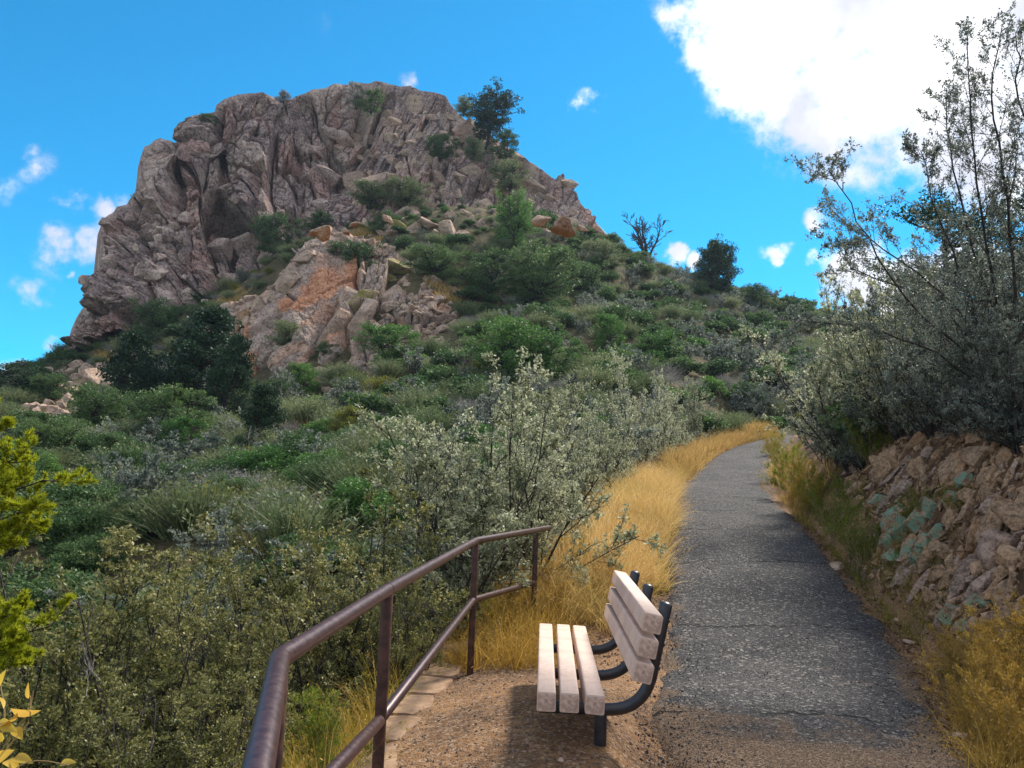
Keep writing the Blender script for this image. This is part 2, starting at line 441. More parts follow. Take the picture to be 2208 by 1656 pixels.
M['pebble'] = leaf_mat('gravel_stone', [(0, (.055, .045, .040)), (.4, (.15, .11, .085)), (.75, (.28, .21, .155)), (1, (.46, .38, .31))], 0, .85, .3)
M['pebble_grey'] = leaf_mat('grey_gravel_stone', [(0, (.030, .030, .032)), (.5, (.08, .076, .076)), (.85, (.17, .16, .155)), (1, (.36, .33, .30))], 0, .85, .3)
M['litter'] = leaf_mat('dry_leaf_litter', [(0, (.07, .035, .02)), (.5, (.17, .095, .05)), (1, (.36, .25, .14))], .1, .8, .2)
def slat_mat():
    m, t = material('pinkish_beige_slat')
    tc = t.n('ShaderNodeTexCoord'); v = tc.outputs['Object']
    g = t.noise(t.v('MULTIPLY', v, (60, 2.2, 60)), 1.2, 6, .7)
    n = t.noise(v, 5, 5, .65); s = t.noise(v, 38, 5, .7)
    c = t.mix(t.ss(n, .35, .65), (.54, .385, .31), (.70, .52, .425))
    c = t.mix(t.m('MULTIPLY', t.ss(g, .55, .72), .45), c, (.74, .57, .49))
    # worn, weather-stained end grain
    at = t.n('ShaderNodeAttribute', attribute_name='endgrain')
    e = t.m('MULTIPLY', at.outputs['Fac'], t.ss(t.m('ADD', t.m('MULTIPLY', s, .6), t.m('MULTIPLY', n, .4)), .42, .58))
    c = t.mix(t.m('MULTIPLY', e, .75), c, (.26, .175, .145))
    c = t.mix(t.m('MULTIPLY', t.ss(s, .58, .70), .5), c, (.30, .21, .17))
    c = t.mix(t.m('MULTIPLY', t.ss(n, .52, .66), .35), c, (.40, .27, .22))
    c = t.mix(t.m('MULTIPLY', t.ss(g, .42, .32), .35), c, (.36, .25, .20))
    finish(t, c, .62, t.m('ADD', t.m('MULTIPLY', g, .6), s), .0016, .7, .35)
    return m
M['slat'] = slat_mat()
M['bank_soil'] = simple('dark_bank_soil', (.05, .028, .016), (.14, .080, .042), 5, .95, .03, .15)
# ------------------------------------------------------------------ trail centre line
_tc = [(1590, 1728, 4.65), (1450, 1700, 6.3), (1330, 1665, 7.8), (1240, 1628, 9.3), (1150, 1600, 11.9), (1060, 1565, 18), (1012, 1582, 23),
       (984, 1604, 27.5), (963, 1640, 31.5), (948, 1690, 35), (938, 1750, 38.5)]
TC = [np.array([1.62, -6, 0.]), np.array([1.66, 0, 0.]), np.array([1.70, 3.2, 0.])] + [P(x, y, d) for (y, x, d) in _tc]
TC[3][2] = 0.0; TC[4][2] = 0.03
TC += [TC[-1]+np.array([5, 3.0, .5]), TC[-1]+np.array([12, 5, 1.2])]
TL = spline(TC, 240)
_seg = np.linalg.norm(np.diff(TL[:, :2], axis=0), axis=1)
TS = np.concatenate([[0], np.cumsum(_seg)])
def trail_frame(x, y):
    """signed distance from the centre line (right +) and height and forward position of the nearest trail point"""
    x = np.asarray(x, float).ravel(); y = np.asarray(y, float).ravel()
    best = np.full(x.shape, 1e9); sd = np.zeros(x.shape); zz = np.zeros(x.shape); yy = np.zeros(x.shape)
    T = TL[::3]
    for a, b in zip(T[:-1], T[1:]):
        ab = b[:2]-a[:2]; L2 = ab@ab
        t = np.clip(((x-a[0])*ab[0]+(y-a[1])*ab[1])/L2, 0, 1)
        dx, dy = x-(a[0]+t*ab[0]), y-(a[1]+t*ab[1])
        d = np.hypot(dx, dy); n = d < best
        side = np.sign(dx*ab[1]-dy*ab[0])
        best = np.where(n, d, best); sd = np.where(n, d*side, sd)
        zz = np.where(n, a[2]+t*(b[2]-a[2]), zz); yy = np.where(n, a[1]+t*(b[1]-a[1]), yy)
    return sd, zz, yy
# ------------------------------------------------------------------ the far hillside as feature lines (photo px, py, metres)
LINES = [
 [(-900, 1230, 20), (-400, 1215, 19), (0, 1180, 18), (400, 1150, 17), (800, 1110, 18), (1200, 1045, 24), (1450, 975, 33), (1600, 935, 40), (1750, 905, 46), (2200, 850, 50), (2800, 830, 52)],
 [(-900, 1010, 40), (-400, 1000, 40), (0, 985, 38), (400, 965, 36), (700, 930, 35), (1000, 860, 37), (1300, 805, 43), (1500, 790, 50), (1700, 800, 56), (2200, 770, 60), (2800, 770, 62)],
 [(-900, 930, 62), (-400, 910, 62), (0, 880, 60), (200, 850, 62), (500, 850, 58), (700, 830, 56), (900, 760, 58), (1000, 720, 61), (1300, 690, 65), (1500, 705, 70), (1700, 730, 74), (2200, 710, 78), (2800, 720, 78)],
 [(-900, 880, 98), (-400, 866, 98), (0, 815, 92), (100, 775, 88), (300, 700, 82), (500, 620, 82), (650, 520, 83), (850, 470, 85), (1000, 440, 88), (1150, 470, 92), (1310, 522, 96), (1400, 568, 96), (1500, 605, 95), (1600, 632, 95), (1700, 655, 95), (1800, 690, 95), (2200, 740, 98), (2800, 780, 98)],
]
_LZ = []
for L in LINES:
    L = np.array(L, float)
    p = P(L[:, 0], L[:, 1], L[:, 2])
    az = np.arctan2(p[:, 0], p[:, 1]); _LZ.append((az, np.hypot(p[:, 0], p[:, 1]), p[:, 2]))
def hill(x, y):
    az = np.arctan2(x, np.maximum(y, .01)); r = np.hypot(x, y)
    rs = [np.interp(az, a, b) for a, b, c in _LZ]; zs = [np.interp(az, a, c) for a, b, c in _LZ]
    rs = [np.full(r.shape, 9.)]+rs+[rs[-1]+14, rs[-1]+90, rs[-1]+1500]
    zs = [np.minimum(zs[0]-3.2, .4)]+zs+[zs[-1]-1.5, zs[-1]-38, zs[-1]-60]
    z = zs[0]
    for i in range(len(rs)-1):
        t = np.clip((r-rs[i])/(rs[i+1]-rs[i]), 0, 1)
        if i < len(rs)-2: t = .7*t+.3*t*t*(3-2*t)
        z = np.where(r > rs[i], zs[i]+(zs[i+1]-zs[i])*t, z)
    return z
def ground(x, y, rough=True):
    shp = np.broadcast(x, y).shape
    x = np.broadcast_to(np.asarray(x, float), shp).ravel(); y = np.broadcast_to(np.asarray(y, float), shp).ravel()
    sd, zt, yt = trail_frame(x, y)
    n1 = fbm(x*.5, y*.5, 0, 3)-.5; n2 = fbm(x*2.2, y*2.2, 0, 9)-.5
    le = np.interp(yt, [-2, 2, 5.5, 7.6, 9.5, 14], [2.55, 2.5, 2.32, 2.42, 2.25, 1.9]) + n1*.15
    a = np.maximum(-sd-le, 0)
    z = zt - .62*a*sst(a, 0, .5) - .03
    z = z + np.where(sd < -le, n1*.6*sst(a, 0, 2), 0)
    te = np.interp(yt, [0, 4, 6.5, 9, 14, 22, 30], [1.6, 1.42, 1.28, 1.22, 1.2, 1.2, 1.2])
    bh = np.interp(yt, [0, 3, 5, 9, 13, 20, 30], [1.4, 1.5, 1.8, 1.85, 1.5, 1.0, .6])
    b = np.maximum(sd-te, 0)
    z = z + bh*sst(b, -.22, 1.05)*(b > 0) + .14*np.maximum(b-1.0, 0) + (n1*.45+n2*.22)*sst(b, .25, 1.0)
    z = z + n2*.03*sst(np.abs(sd), .9, 1.6)
    z = z + .225*np.exp(-((x-.35)/.75)**2-((y-4.3)/1.6)**2)*sst(-sd, .82, 1.2)
    h = hill(x, y) + (fbm(x*.12, y*.12, 0, 21)-.5)*3.0*sst(np.hypot(x, y), 16, 40)*sst(-np.hypot(x, y), -90, -70)
    k = 1.2
    m = np.maximum(z, h)
    z = np.where((np.hypot(x, y) > 9) & (np.abs(sd) > 1.3), m, z)
    z = np.where(np.hypot(x, y) > 150, h, z)
    z = np.maximum(z, np.where(np.hypot(x, y) < 60, -7., -200))
    return z.reshape(shp)
def gz(x, y): return float(ground(np.array([x]), np.array([y]))[0])

# hillside sheet: polar, finer near the camera, out to the horizon
az = np.radians(np.concatenate([np.linspace(-180, -48, 30, endpoint=False), np.linspace(-48, 48, 420), np.linspace(48, 180, 30)[1:]]))
rr = np.concatenate([[0.02], np.geomspace(.8, 110, 300), np.geomspace(112, 2500, 16)])
A, Rr = np.meshgrid(az, rr, indexing='ij')
X, Y = Rr*np.sin(A), Rr*np.cos(A)
Z = ground(X, Y)
me = mesh('ground', np.stack([X, Y, Z], -1).reshape(-1, 3), grid_faces(len(az), len(rr))[:, ::-1], [M['soil'], M['dirt'], M['bank_soil']], smooth=True)
sdv, _, ytv = trail_frame(X, Y)
near = ((sdv > -2.75) & (sdv < 2.7) & (ytv < 31)).reshape(X.shape)[:-1, :-1].ravel() & (Rr[:-1, :-1].ravel() < 42)
bk_ = ((sdv > 1.45)).reshape(X.shape)[:-1, :-1].ravel() & near
me.polygons.foreach_set('material_index', near.astype(np.int32)+bk_)
tag(link('ground', me), kind='structure')

# trail: one sheet with ragged edges
n = 260
C = TL[(np.linspace(0, 1, n)**1*(len(TL)-1)).astype(int)]
C = spline(TC, n)
Tn = np.gradient(C, axis=0); Tn[:, 2] = 0; Tn /= np.linalg.norm(Tn, axis=1)[:, None]
Nn = np.stack([Tn[:, 1], -Tn[:, 0], Tn[:, 2]*0], 1)
y_ = C[:, 1]
hw = np.interp(y_, [3.4, 4.1, 5, 6.5, 9, 14, 40], [.30, .72, .90, 1.0, 1.04, 1.04, .90])
s_ = np.cumsum(np.r_[0, np.linalg.norm(np.diff(C, axis=0), axis=1)])
k = 25
vs = []; dust = []
for j in range(k):
    t = j/(k-1)*2-1
    e = hw*t*(1+np.where(abs(t) > .8, .20*(fbm(s_*2.6, t*4+5, 0, 5, 5, .7)-.5)*2, 0))
    p = C+Nn*e[:, None]
    p[:, 2] += .006 + .012*(1-t*t) + .014*(fbm(p[:, 0]*1.5, p[:, 1]*1.5, 0, 8)-.5)
    if j in (0, k-1): p[:, 2] -= .06
    vs.append(p)
    dust.append(np.clip(sst(-y_, -6.0, -4.3)*.85 + 1.25*sst(abs(t), .66, 1.0)*(fbm(s_*1.1, t*2+3, 0, 2, 5, .65)) + .35*np.exp(-((y_-6.4)/.5)**2)*sst(t, -.5, .6), 0, 1))
V = np.stack(vs, 1)
keep = y_ > 3.7
V = V[keep]; dust = np.stack(dust, 1)[keep]
me = mesh('trail', V.reshape(-1, 3), grid_faces(len(V), k), [M['asphalt']], smooth=True)
set_attr(me, 'dusty', dust)
tag(link('trail', me), kind='structure')

# ------------------------------------------------------------------ rock faces
class Depth:
    """smooth depth (metres) over the photo from scattered control points"""
    def __init__(s, pts, lam=1e-3):
        p = np.array(pts, float); s.p = p[:, :2]/500; n = len(p)
        K = s.k(s.p[:, None]-s.p[None])
        A = np.zeros((n+3, n+3)); A[:n, :n] = K+lam*np.eye(n); A[:n, n] = 1; A[:n, n+1:] = s.p; A[n:, :n] = A[:n, n:].T
        s.w = np.linalg.solve(A, np.r_[p[:, 2], 0, 0, 0])
    def k(s, d):
        r = np.hypot(d[..., 0], d[..., 1]); return r
    def __call__(s, x, y):
        q = np.stack([np.asarray(x, float).ravel(), np.asarray(y, float).ravel()], -1)/500
        out = np.zeros(len(q))
        for i in range(0, len(q), 50000):
            c = q[i:i+50000]
            out[i:i+50000] = s.k(c[:, None]-s.p[None])@s.w[:-3]+s.w[-3]+c@s.w[-2:]
        return out.reshape(np.shape(x))
def resample(poly, n):
    p = np.array(poly, float); s = np.r_[0, np.cumsum(np.hypot(*np.diff(p, axis=0).T))]
    t = np.linspace(0, s[-1], n)
    return np.stack([np.interp(t, s, p[:, 0]), np.interp(t, s, p[:, 1])], -1)
def blocks(u, v, s, amp, tilt, crack, cw=.10):
    """fractured faces: every cell its own depth and slope, with open joints between cells"""
    dx, dy, cx, cy, e = vor2(u, v, s)
    ii = (cx*997).astype(np.int64); jj = (cy*991).astype(np.int64)
    o = _h(ii, jj, 3, s)-.5; tx = _h(ii, jj, 4, s)-.5; ty = _h(ii, jj, 5, s)-.5
    return amp*o + tilt*(tx*dx+ty*dy)*2 - crack*(1-sst(e, 0, cw))
TONE = {}
def tone_of(u, v, s):
    dx, dy, cx, cy, e = vor2(u, v, s)
    return _h((cx*997).astype(np.int64), (cy*991).astype(np.int64), 8, s)
def rock_face(name, top, base, depth, nu, nv, mat, fn, back=6, drop=14):
    S = resample(top, nu); B = resample(base, nu)
    v = np.linspace(0, 1, nv)[None, :]
    X = B[:, :1]+(S[:, :1]-B[:, :1])*v; Yp = B[:, 1:]+(S[:, 1:]-B[:, 1:])*v
    Dp = depth(X, Yp)
    p = P(X, Yp, Dp)
    # behind the skyline the rock goes on back and down
    ks = np.array([.12, .35, .7, 1.0])[None, :, None]
    last = p[:, -1:, :]; dirn = (last-EYE); dirn[..., 2] = 0; dirn /= np.linalg.norm(dirn, axis=-1, keepdims=True)
    bk = last + dirn*ks*back*2 - np.array([0, 0, 1.])*ks**2*drop
    # normals of the bare sheet
    du = np.gradient(p, axis=0); dv = np.gradient(p, axis=1)
    N = np.cross(du, dv); N /= np.linalg.norm(N, axis=-1, keepdims=True)+1e-9
    N = np.where((N*(EYE-p)).sum(-1, keepdims=True) < 0, -N, N)
    for _ in range(6):
        N[1:-1, 1:-1] = (N[1:-1, 1:-1]*2+N[:-2, 1:-1]+N[2:, 1:-1]+N[1:-1, :-2]+N[1:-1, 2:])
        N /= np.linalg.norm(N, axis=-1, keepdims=True)
    d = fn(p, X, Yp)
    lf = sst(-np.linspace(0, 1, nu), -.42, -.30)[:, None]
    pxd = np.hypot(X-S[:, :1], Yp-S[:, 1:])
    nl = int(nu*.44); So = S[::6]
    for a in range(0, nl, 20):      # true distance to the outline on the left side
        q = slice(a, min(nl, a+20)); pxd[q] = np.sqrt(((X[q][..., None]-So[:, 0])**2+(Yp[q][..., None]-So[:, 1])**2).min(-1))
    edge = sst(1-v, 0, .08)*(1-lf)+sst(pxd, 2, 60)*lf
    d = d*(.04+.96*edge)-lf*(1-edge)*.4
    p = p + N*d[..., None]
    p = np.concatenate([p, bk], 1)
    me = mesh(name, p.reshape(-1, 3), grid_faces(nu, nv+4), [mat], smooth=False)
    for nm in ('tone', 'iron'):
        a = TONE[nm]; set_attr(me, nm, np.concatenate([a, np.repeat(a[:, -1:], 4, 1)], 1))
    o = link(name, me)
    return o, p, X, Yp

TOP = [(70, 802), (100, 792), (121, 772), (139, 745), (149, 720), (155, 694), (166, 668), (183, 645), (194, 620), (205, 598), (213, 577), (218, 556), (220, 534), (217, 513), (213, 497), (213, 483), (219, 466),
       (238, 452), (246, 440), (268, 434), (278, 416), (302, 411), (305, 407), (293, 402), (291, 398), (298, 370), (300, 335), (306, 313), (322, 308), (330, 300), (345, 296), (366, 303), (386, 314), (394, 310), (392, 292), (397, 275), (402, 255),
       (420, 248), (452, 243), (464, 240), (466, 228), (482, 215), (512, 203), (545, 200), (566, 198), (590, 210), (602, 218), (628, 214), (642, 205), (672, 193), (700, 190), (722, 180), (750, 182), (768, 176), (795, 179), (812, 173), (835, 178), (862, 186), (885, 184), (905, 194), (940, 199), (962, 206), (970, 222), (985, 240), (1008, 262), (1040, 282), (1068, 300), (1098, 318), (1130, 338), (1165, 362), (1190, 382), (1212, 392), (1236, 415), (1252, 436), (1275, 462), (1290, 486), (1302, 500), (1309, 524)]
BASE = [(60, 812), (120, 805), (210, 775), (300, 740), (400, 720), (470, 690), (540, 640), (600, 600), (680, 565), (780, 545), (880, 545), (980, 545), (1080, 545), (1180, 545), (1260, 545), (1310, 540)]
DB = Depth([(60, 805, 89), (120, 780, 88), (150, 700, 90), (220, 500, 95), (290, 400, 98), (300, 330, 99), (340, 300, 100), (388, 316, 101), (400, 260, 99), (430, 248, 100), (500, 205, 101), (570, 200, 103), (605, 217, 106), (650, 205, 104), (720, 182, 105), (800, 178, 108), (880, 188, 110), (960, 205, 112), (1060, 290, 110), (1180, 375, 106), (1260, 445, 101), (1308, 520, 97),
  (200, 640, 86), (250, 560, 90), (262, 470, 93), (330, 400, 93.5), (345, 330, 96.5), (383, 380, 98), (430, 330, 95), (430, 420, 91.5), (478, 340, 98), (476, 450, 94), (540, 280, 98), (560, 370, 94.5), (520, 480, 90), (640, 260, 101), (630, 400, 94), (720, 300, 100), (730, 400, 94), (700, 470, 89), (820, 270, 103), (800, 360, 98), (850, 420, 93), (900, 350, 98), (900, 260, 106), (980, 420, 93), (1000, 330, 102), (1100, 400, 101), (1130, 480, 94), (1220, 470, 97),
  (300, 600, 85), (400, 560, 85), (480, 560, 84), (560, 560, 84), (350, 500, 89), (640, 500, 85.5), (600, 600, 80.5),
  (210, 775, 83), (300, 740, 80), (400, 700, 78.5), (470, 680, 77), (540, 630, 78), (680, 565, 80), (780, 545, 81), (880, 545, 82), (980, 545, 84), (1080, 545, 87), (1180, 545, 91), (1300, 545, 95)])
def butte_fn(p, X, Y):
    Xw, Zw = p[..., 0], p[..., 2]; Yw = p[..., 1]
    u0, v0 = (X/1700*90), (-Y/1700*90)
    # right shoulder is sloping slabs, left is upright cliff
    right = sst(X, 700, 1000)
    w1 = (fbm(u0*.16, v0*.16, 0, 31, 2)-.5)*3.2; w2 = (fbm(u0*.16, v0*.16, 0, 47, 2)-.5)*3.2
    w3 = (fbm(u0*.7, v0*.7, 0, 51, 3)-.5)*.7; w4 = (fbm(u0*.7, v0*.7, 0, 57, 3)-.5)*.7
    u, v = u0+w1+w3, v0+w2+w4
    us, vs2 = u*math.cos(.45)+v*math.sin(.45), -u*math.sin(.45)+v*math.cos(.45)
    U = u*(1-right)+us*right; Vv = v*(1-right)+vs2*right
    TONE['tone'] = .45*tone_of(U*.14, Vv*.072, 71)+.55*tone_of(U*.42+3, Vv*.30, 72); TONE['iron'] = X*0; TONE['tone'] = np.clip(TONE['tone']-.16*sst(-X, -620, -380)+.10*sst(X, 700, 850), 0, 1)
    d = blocks(U*.14, Vv*.072, 71, 4.4*(1-.5*right), 2.2, 2.0, .08)
    d += blocks(U*.42+3, Vv*.30, 72, 1.75, 1.6, 1.5, .09)
    d += blocks(U*1.0, Vv*.95, 73, .50, .50, .50, .13)*(.35+.9*vn(u0*.2, v0*.2, 0, 3))
    d += blocks(U*2.3, Vv*2.8, 74, .16, .15, .08, .2)
    # bedding ledges low on the left
    ls = np.abs(np.mod(v0*.55+w3*.9+u0*.06, 1)-.5)*2
    d += .5*sst(ls, .2, .5)*sst(-X, -560, -300)*sst(Y, 380, 480)
    # big upright gullies of the left cliff
    for gx, gy0, gy1, w, dep in ((386, 250, 430, 11, 3.0), (478, 240, 560, 9, 2.6), (392, 430, 620, 12, 1.6), (640, 300, 520, 10, 1.8), (780, 190, 270, 20, 2.4), (560, 380, 600, 9, 1.5), (300, 400, 640, 14, 1.5), (985, 280, 420, 16, 1.2), (690, 470, 560, 20, 2.0)):
        gxx = gx+w3*8+(Y-gy0)*.03
        d -= dep*np.exp(-((X-gxx)/w)**2)*sst(Y, gy0-25, gy0+15)*sst(-Y, -gy1-30, -gy1+10)
    # undercut below the head-like pillar and the lower knob
    d -= 1.8*np.exp(-((Y-408-(X-300)*.02)/5)**2)*sst(-X, -400, -370)*sst(Y, 380, 400)
    d -= 1.2*np.exp(-((Y-517)/7)**2)*sst(-X, -260, -225)
    d += (fbm(u0*.5, v0*.5, Yw*.1, 80, 5)-.5)*.65 + (fbm(u0*3, v0*3, 0, 90, 4)-.5)*.2
    return d
butte, BP, BX, BY = rock_face('butte', TOP, BASE, DB, 860, 400, M['cliff'], butte_fn, back=14, drop=30)
tag(butte, 'tall purple grey rock butte with fractured cliffs rising above the brushy hillside', 'butte')

OTOP = [(430, 700), (452, 668), (480, 645), (520, 640), (560, 628), (592, 600), (622, 560), (655, 528), (690, 510), (730, 500), (770, 512), (815, 520), (850, 540), (880, 560), (915, 590), (950, 610), (990, 640), (1004, 680), (1005, 700)]
OBASE = [(470, 900), (520, 900), (570, 885), (640, 870), (700, 860), (760, 865), (800, 860), (850, 820), (900, 790), (950, 760), (1005, 740)]
DO = Depth([(a, b, c-(4.5 if b < 790 else 3)) for a, b, c in [(430, 700, 76), (480, 650, 74), (560, 625, 75), (625, 560, 77), (700, 508, 79), (800, 515, 79), (880, 560, 77), (1000, 650, 73),
            (520, 720, 68), (600, 700, 68.5), (640, 640, 71), (700, 600, 73), (760, 560, 75.5), (780, 620, 71), (740, 700, 67), (820, 700, 66.5), (860, 640, 70), (920, 680, 68.5), (660, 760, 64.5), (560, 800, 63.5), (700, 800, 62.5), (800, 780, 62.5),
            (470, 900, 60), (570, 885, 60), (700, 860, 60), (800, 860, 60), (900, 790, 62), (1005, 740, 66)]])
def out_fn(p, X, Y):
    u0, v0 = X/1700*70, -Y/1700*70
    w1 = (fbm(u0*.25, v0*.25, 0, 131)-.5)*3; w2 = (fbm(u0*.25, v0*.25, 0, 147)-.5)*3
    c, s = math.cos(-.75), math.sin(-.75)            # slabs dip down to the left
    u, v = u0+w1, v0+w2
    U, Vv = u*c+v*s, -u*s+v*c
    slab = sst(-X, -810, -760)*sst(X, 500, 540)
    TONE['tone'] = .5*tone_of(Vv*.13, U*.34, 171)*slab+.5*tone_of(u*.34, v*.34, 175)*(1-slab)+.5*tone_of(Vv*.55, U*1.1+3, 172)
    def el(cx, cy, a, b, th):
        c_, s_ = math.cos(th), math.sin(th); xx = (X-cx)*c_+(Y-cy)*s_; yy = -(X-cx)*s_+(Y-cy)*c_
        return np.clip(1.25-np.hypot(xx/a, yy/b), 0, 1)
    TONE['iron'] = np.maximum.reduce([el(690, 618, 75, 26, -.62), el(755, 585, 20, 42, .3), el(645, 650, 50, 18, -.6), el(525, 720, 16, 60, .15), el(540, 785, 14, 34, .1), el(700, 740, 60, 14, -.6)*.6, el(745, 840, 16, 30, .2)*.7])
    d = blocks(Vv*.13, U*.34, 171, 1.2, 1.0, 1.0, .10)*slab + blocks(u*.34, v*.34, 175, 1.5, 1.3, .9, .14)*(1-slab)
    d += blocks(Vv*.55, U*1.1+3, 172, .45, .5, .30, .15)*(.25+.75*(1-slab))
    d += blocks(u*1.6, v*1.6, 173, .22, .25, .15, .18)*(.35+.65*(1-slab))
    # leaning fins in the middle
    for gx, w, dep in ((700, 12, 1.3), (757, 9, 1.8), (792, 9, 1.2)):
        d -= dep*np.exp(-((X+(Y-700)*.35-gx)/w)**2)*sst(Y, 640, 670)*sst(-Y, -800, -770)
    d += (fbm(u0*.6, v0*.6, 0, 180, 5)-.5)*.9 + (fbm(u0*4, v0*4, 0, 190, 4)-.5)*.25
    return d
outc, OP, OX, OY = rock_face('rock_outcrop', OTOP, OBASE, DO, 420, 260, M['outcrop'], out_fn, back=7, drop=5)
tag(outc, 'grey and orange slabby rock outcrop on the slope below the cliff', 'rock outcrop')
# ------------------------------------------------------------------ tubes
def tube_arrays(P3, R, sides=5, cap=False):
    """P3 (N,K,3) centre lines, R (N,K) radii -> verts, quads"""
    N, K, _ = P3.shape
    T = np.gradient(P3, axis=1); T /= np.linalg.norm(T, axis=-1, keepdims=True)+1e-9
    ref = np.where(np.abs(T[..., 2:]) > .9, np.array([1., 0, 0]), np.array([0, 0, 1.]))
    A = np.cross(T, ref); A /= np.linalg.norm(A, axis=-1, keepdims=True)+1e-9
    B = np.cross(T, A)
    an = np.arange(sides)/sides*2*math.pi
    V = P3[:, :, None]+R[:, :, None, None]*(A[:, :, None]*np.cos(an)[:, None]+B[:, :, None]*np.sin(an)[:, None])
    i = np.arange(N*K*sides).reshape(N, K, sides)
    q = np.stack([i[:, :-1], np.roll(i, -1, 2)[:, :-1], np.roll(i, -1, 2)[:, 1:], i[:, 1:]], -1).reshape(-1, 4)
    return V.reshape(-1, 3), q
def pipe(name, pts, r, mat, parent, sides=20, dome=False):
    """a round pipe through points with closed, slightly rounded ends"""
    p = np.array(pts, float)
    a = (p[1]-p[0])/np.linalg.norm(p[1]-p[0]); b = (p[-1]-p[-2])/np.linalg.norm(p[-1]-p[-2])
    e = .25*r
    hs = [(0, 0), (0, .75), (e*.3, .93), (e, 1)]
    rows, rad = [], []
    for h, k in hs: rows.append(p[0]+a*h); rad.append(r*k)
    for q in p[1:-1]: rows.append(q); rad.append(r)
    if dome:
        for t in (0, .35, .65, .85, .97, 1.0):
            rows.append(p[-1]+b*r*.55*math.sin(t*math.pi/2)); rad.append(r*1.06*math.cos(t*math.pi/2)+1e-4)
    else:
        for h, k in hs[::-1]: rows.append(p[-1]-b*h); rad.append(r*k)
    rows = np.array(rows); rad = np.array(rad)
    # one fixed side vector keeps the pipe from twisting
    T = np.gradient(rows, axis=0)
    T = T/(np.linalg.norm(T, axis=1)[:, None]+1e-12)
    T[:3] = a; T[-3:] = b
    if dome: T[-7:] = b
    ref = np.array([.31, .17, .93]) if abs(np.dot(a, [.31, .17, .93])) < .8 else np.array([.9, .3, .1])
    A = np.cross(T, ref); A /= np.linalg.norm(A, axis=1)[:, None]; B = np.cross(T, A)
    an = np.arange(sides)/sides*2*math.pi
    V = rows[:, None]+rad[:, None, None]*(A[:, None]*np.cos(an)[:, None]+B[:, None]*np.sin(an)[:, None])
    i = np.arange(len(rows)*sides).reshape(len(rows), sides)
    q = np.stack([i[:-1], np.roll(i, -1, 1)[:-1], np.roll(i, -1, 1)[1:], i[1:]], -1).reshape(-1, 4)
    if not isinstance(parent, bpy.types.Object): parent = None
    V = V.reshape(-1, 3)
    if parent is not None:
        inv = np.array(parent.matrix_world.inverted()) if False else None
    me = mesh(name, V-(np.array(parent.location) if parent else 0), q, [mat], smooth=True)
    return link(name, me, parent)
def bend(a, c, b, r=.08, n=8):
    """round the corner a-c-b"""
    a, c, b = (np.array(q, float) for q in (a, c, b))
    u = (a-c)/np.linalg.norm(a-c); w = (b-c)/np.linalg.norm(b-c)
    s, e = c+u*r, c+w*r
    return [(1-t)**2*s+2*t*(1-t)*c+t*t*e for t in np.linspace(0, 1, n)]

# ------------------------------------------------------------------ railing
zr = .97
V3 = lambda *a: np.array(a, float)
q0 = P(548, 1700, 1.20)
q1 = P(603, 1420, 2.06)
q2 = P(836, 1272, 3.28)
q3 = P(1026, 1166, 6.0)
q4 = P(1156, 1148, 7.6)
q5 = P(1184, 1138, 7.95)
rail = empty('handrail', (q2[0], q2[1], 0), 0, 'rusty brown round pipe handrail running along the platform edge beside the bench', 'railing')
ext = q1+(q0-q1)*1.6
pr = .0268
pipe('top_rail', [ext]+bend(ext, q1, q2, .012, 3)+[(q1+q2)/2]+[q2]+[(q2+q3)/2]+bend(q2, q3, q5, .015, 3)+[q5], pr, M['rail'], rail, 24)
def lean(top, z):          # the posts stand upright under the rail
    return V3(top[0], top[1], z)
m4 = lean(q4, P(1150, 1254, 7.6)[2]); m3 = lean(q3, P(1016, 1291, 6.0)[2]); m2 = lean(q2, P(820, 1540, 3.28)[2])
m1 = lean(q1, m2[2]-.02)
d21 = (m2-m1); m1b = m2-d21*.0 + (P(712, 1668, 2.55)-m2)
pipe('lower_rail', [m2+(m1b-m2)*2.0, m2+(m1b-m2), m2+V3(0, -.028, 0)], pr*.92, M['rail'], rail, 20)
pipe('lower_rail', [m2+(m3-m2)/np.linalg.norm(m3-m2)*.02]+[(m2+m3)/2]+bend(m2, m3, m4, .02, 3)+[m4], pr*.88, M['rail'], rail, 20)
for top in (q1, q2, q3, q4):
    g = gz(top[0], top[1])
    pipe('post', [V3(top[0], top[1], g-.35), V3(top[0], top[1], (top[2]+g)/2), V3(top[0], top[1], top[2]-.012)], pr*.92 if top is not q1 else pr*.95, M['post'], rail, 20)
for top, sc in ((q2, 1.10), (q1, 1.1), (q3, 1.1)):      # weld collars
    u = (q3-q2)/np.linalg.norm(q3-q2)
    if top is q2: pipe('weld', [top-u*.005, top, top+u*.005], pr*1.045, M['rail'], rail, 20)

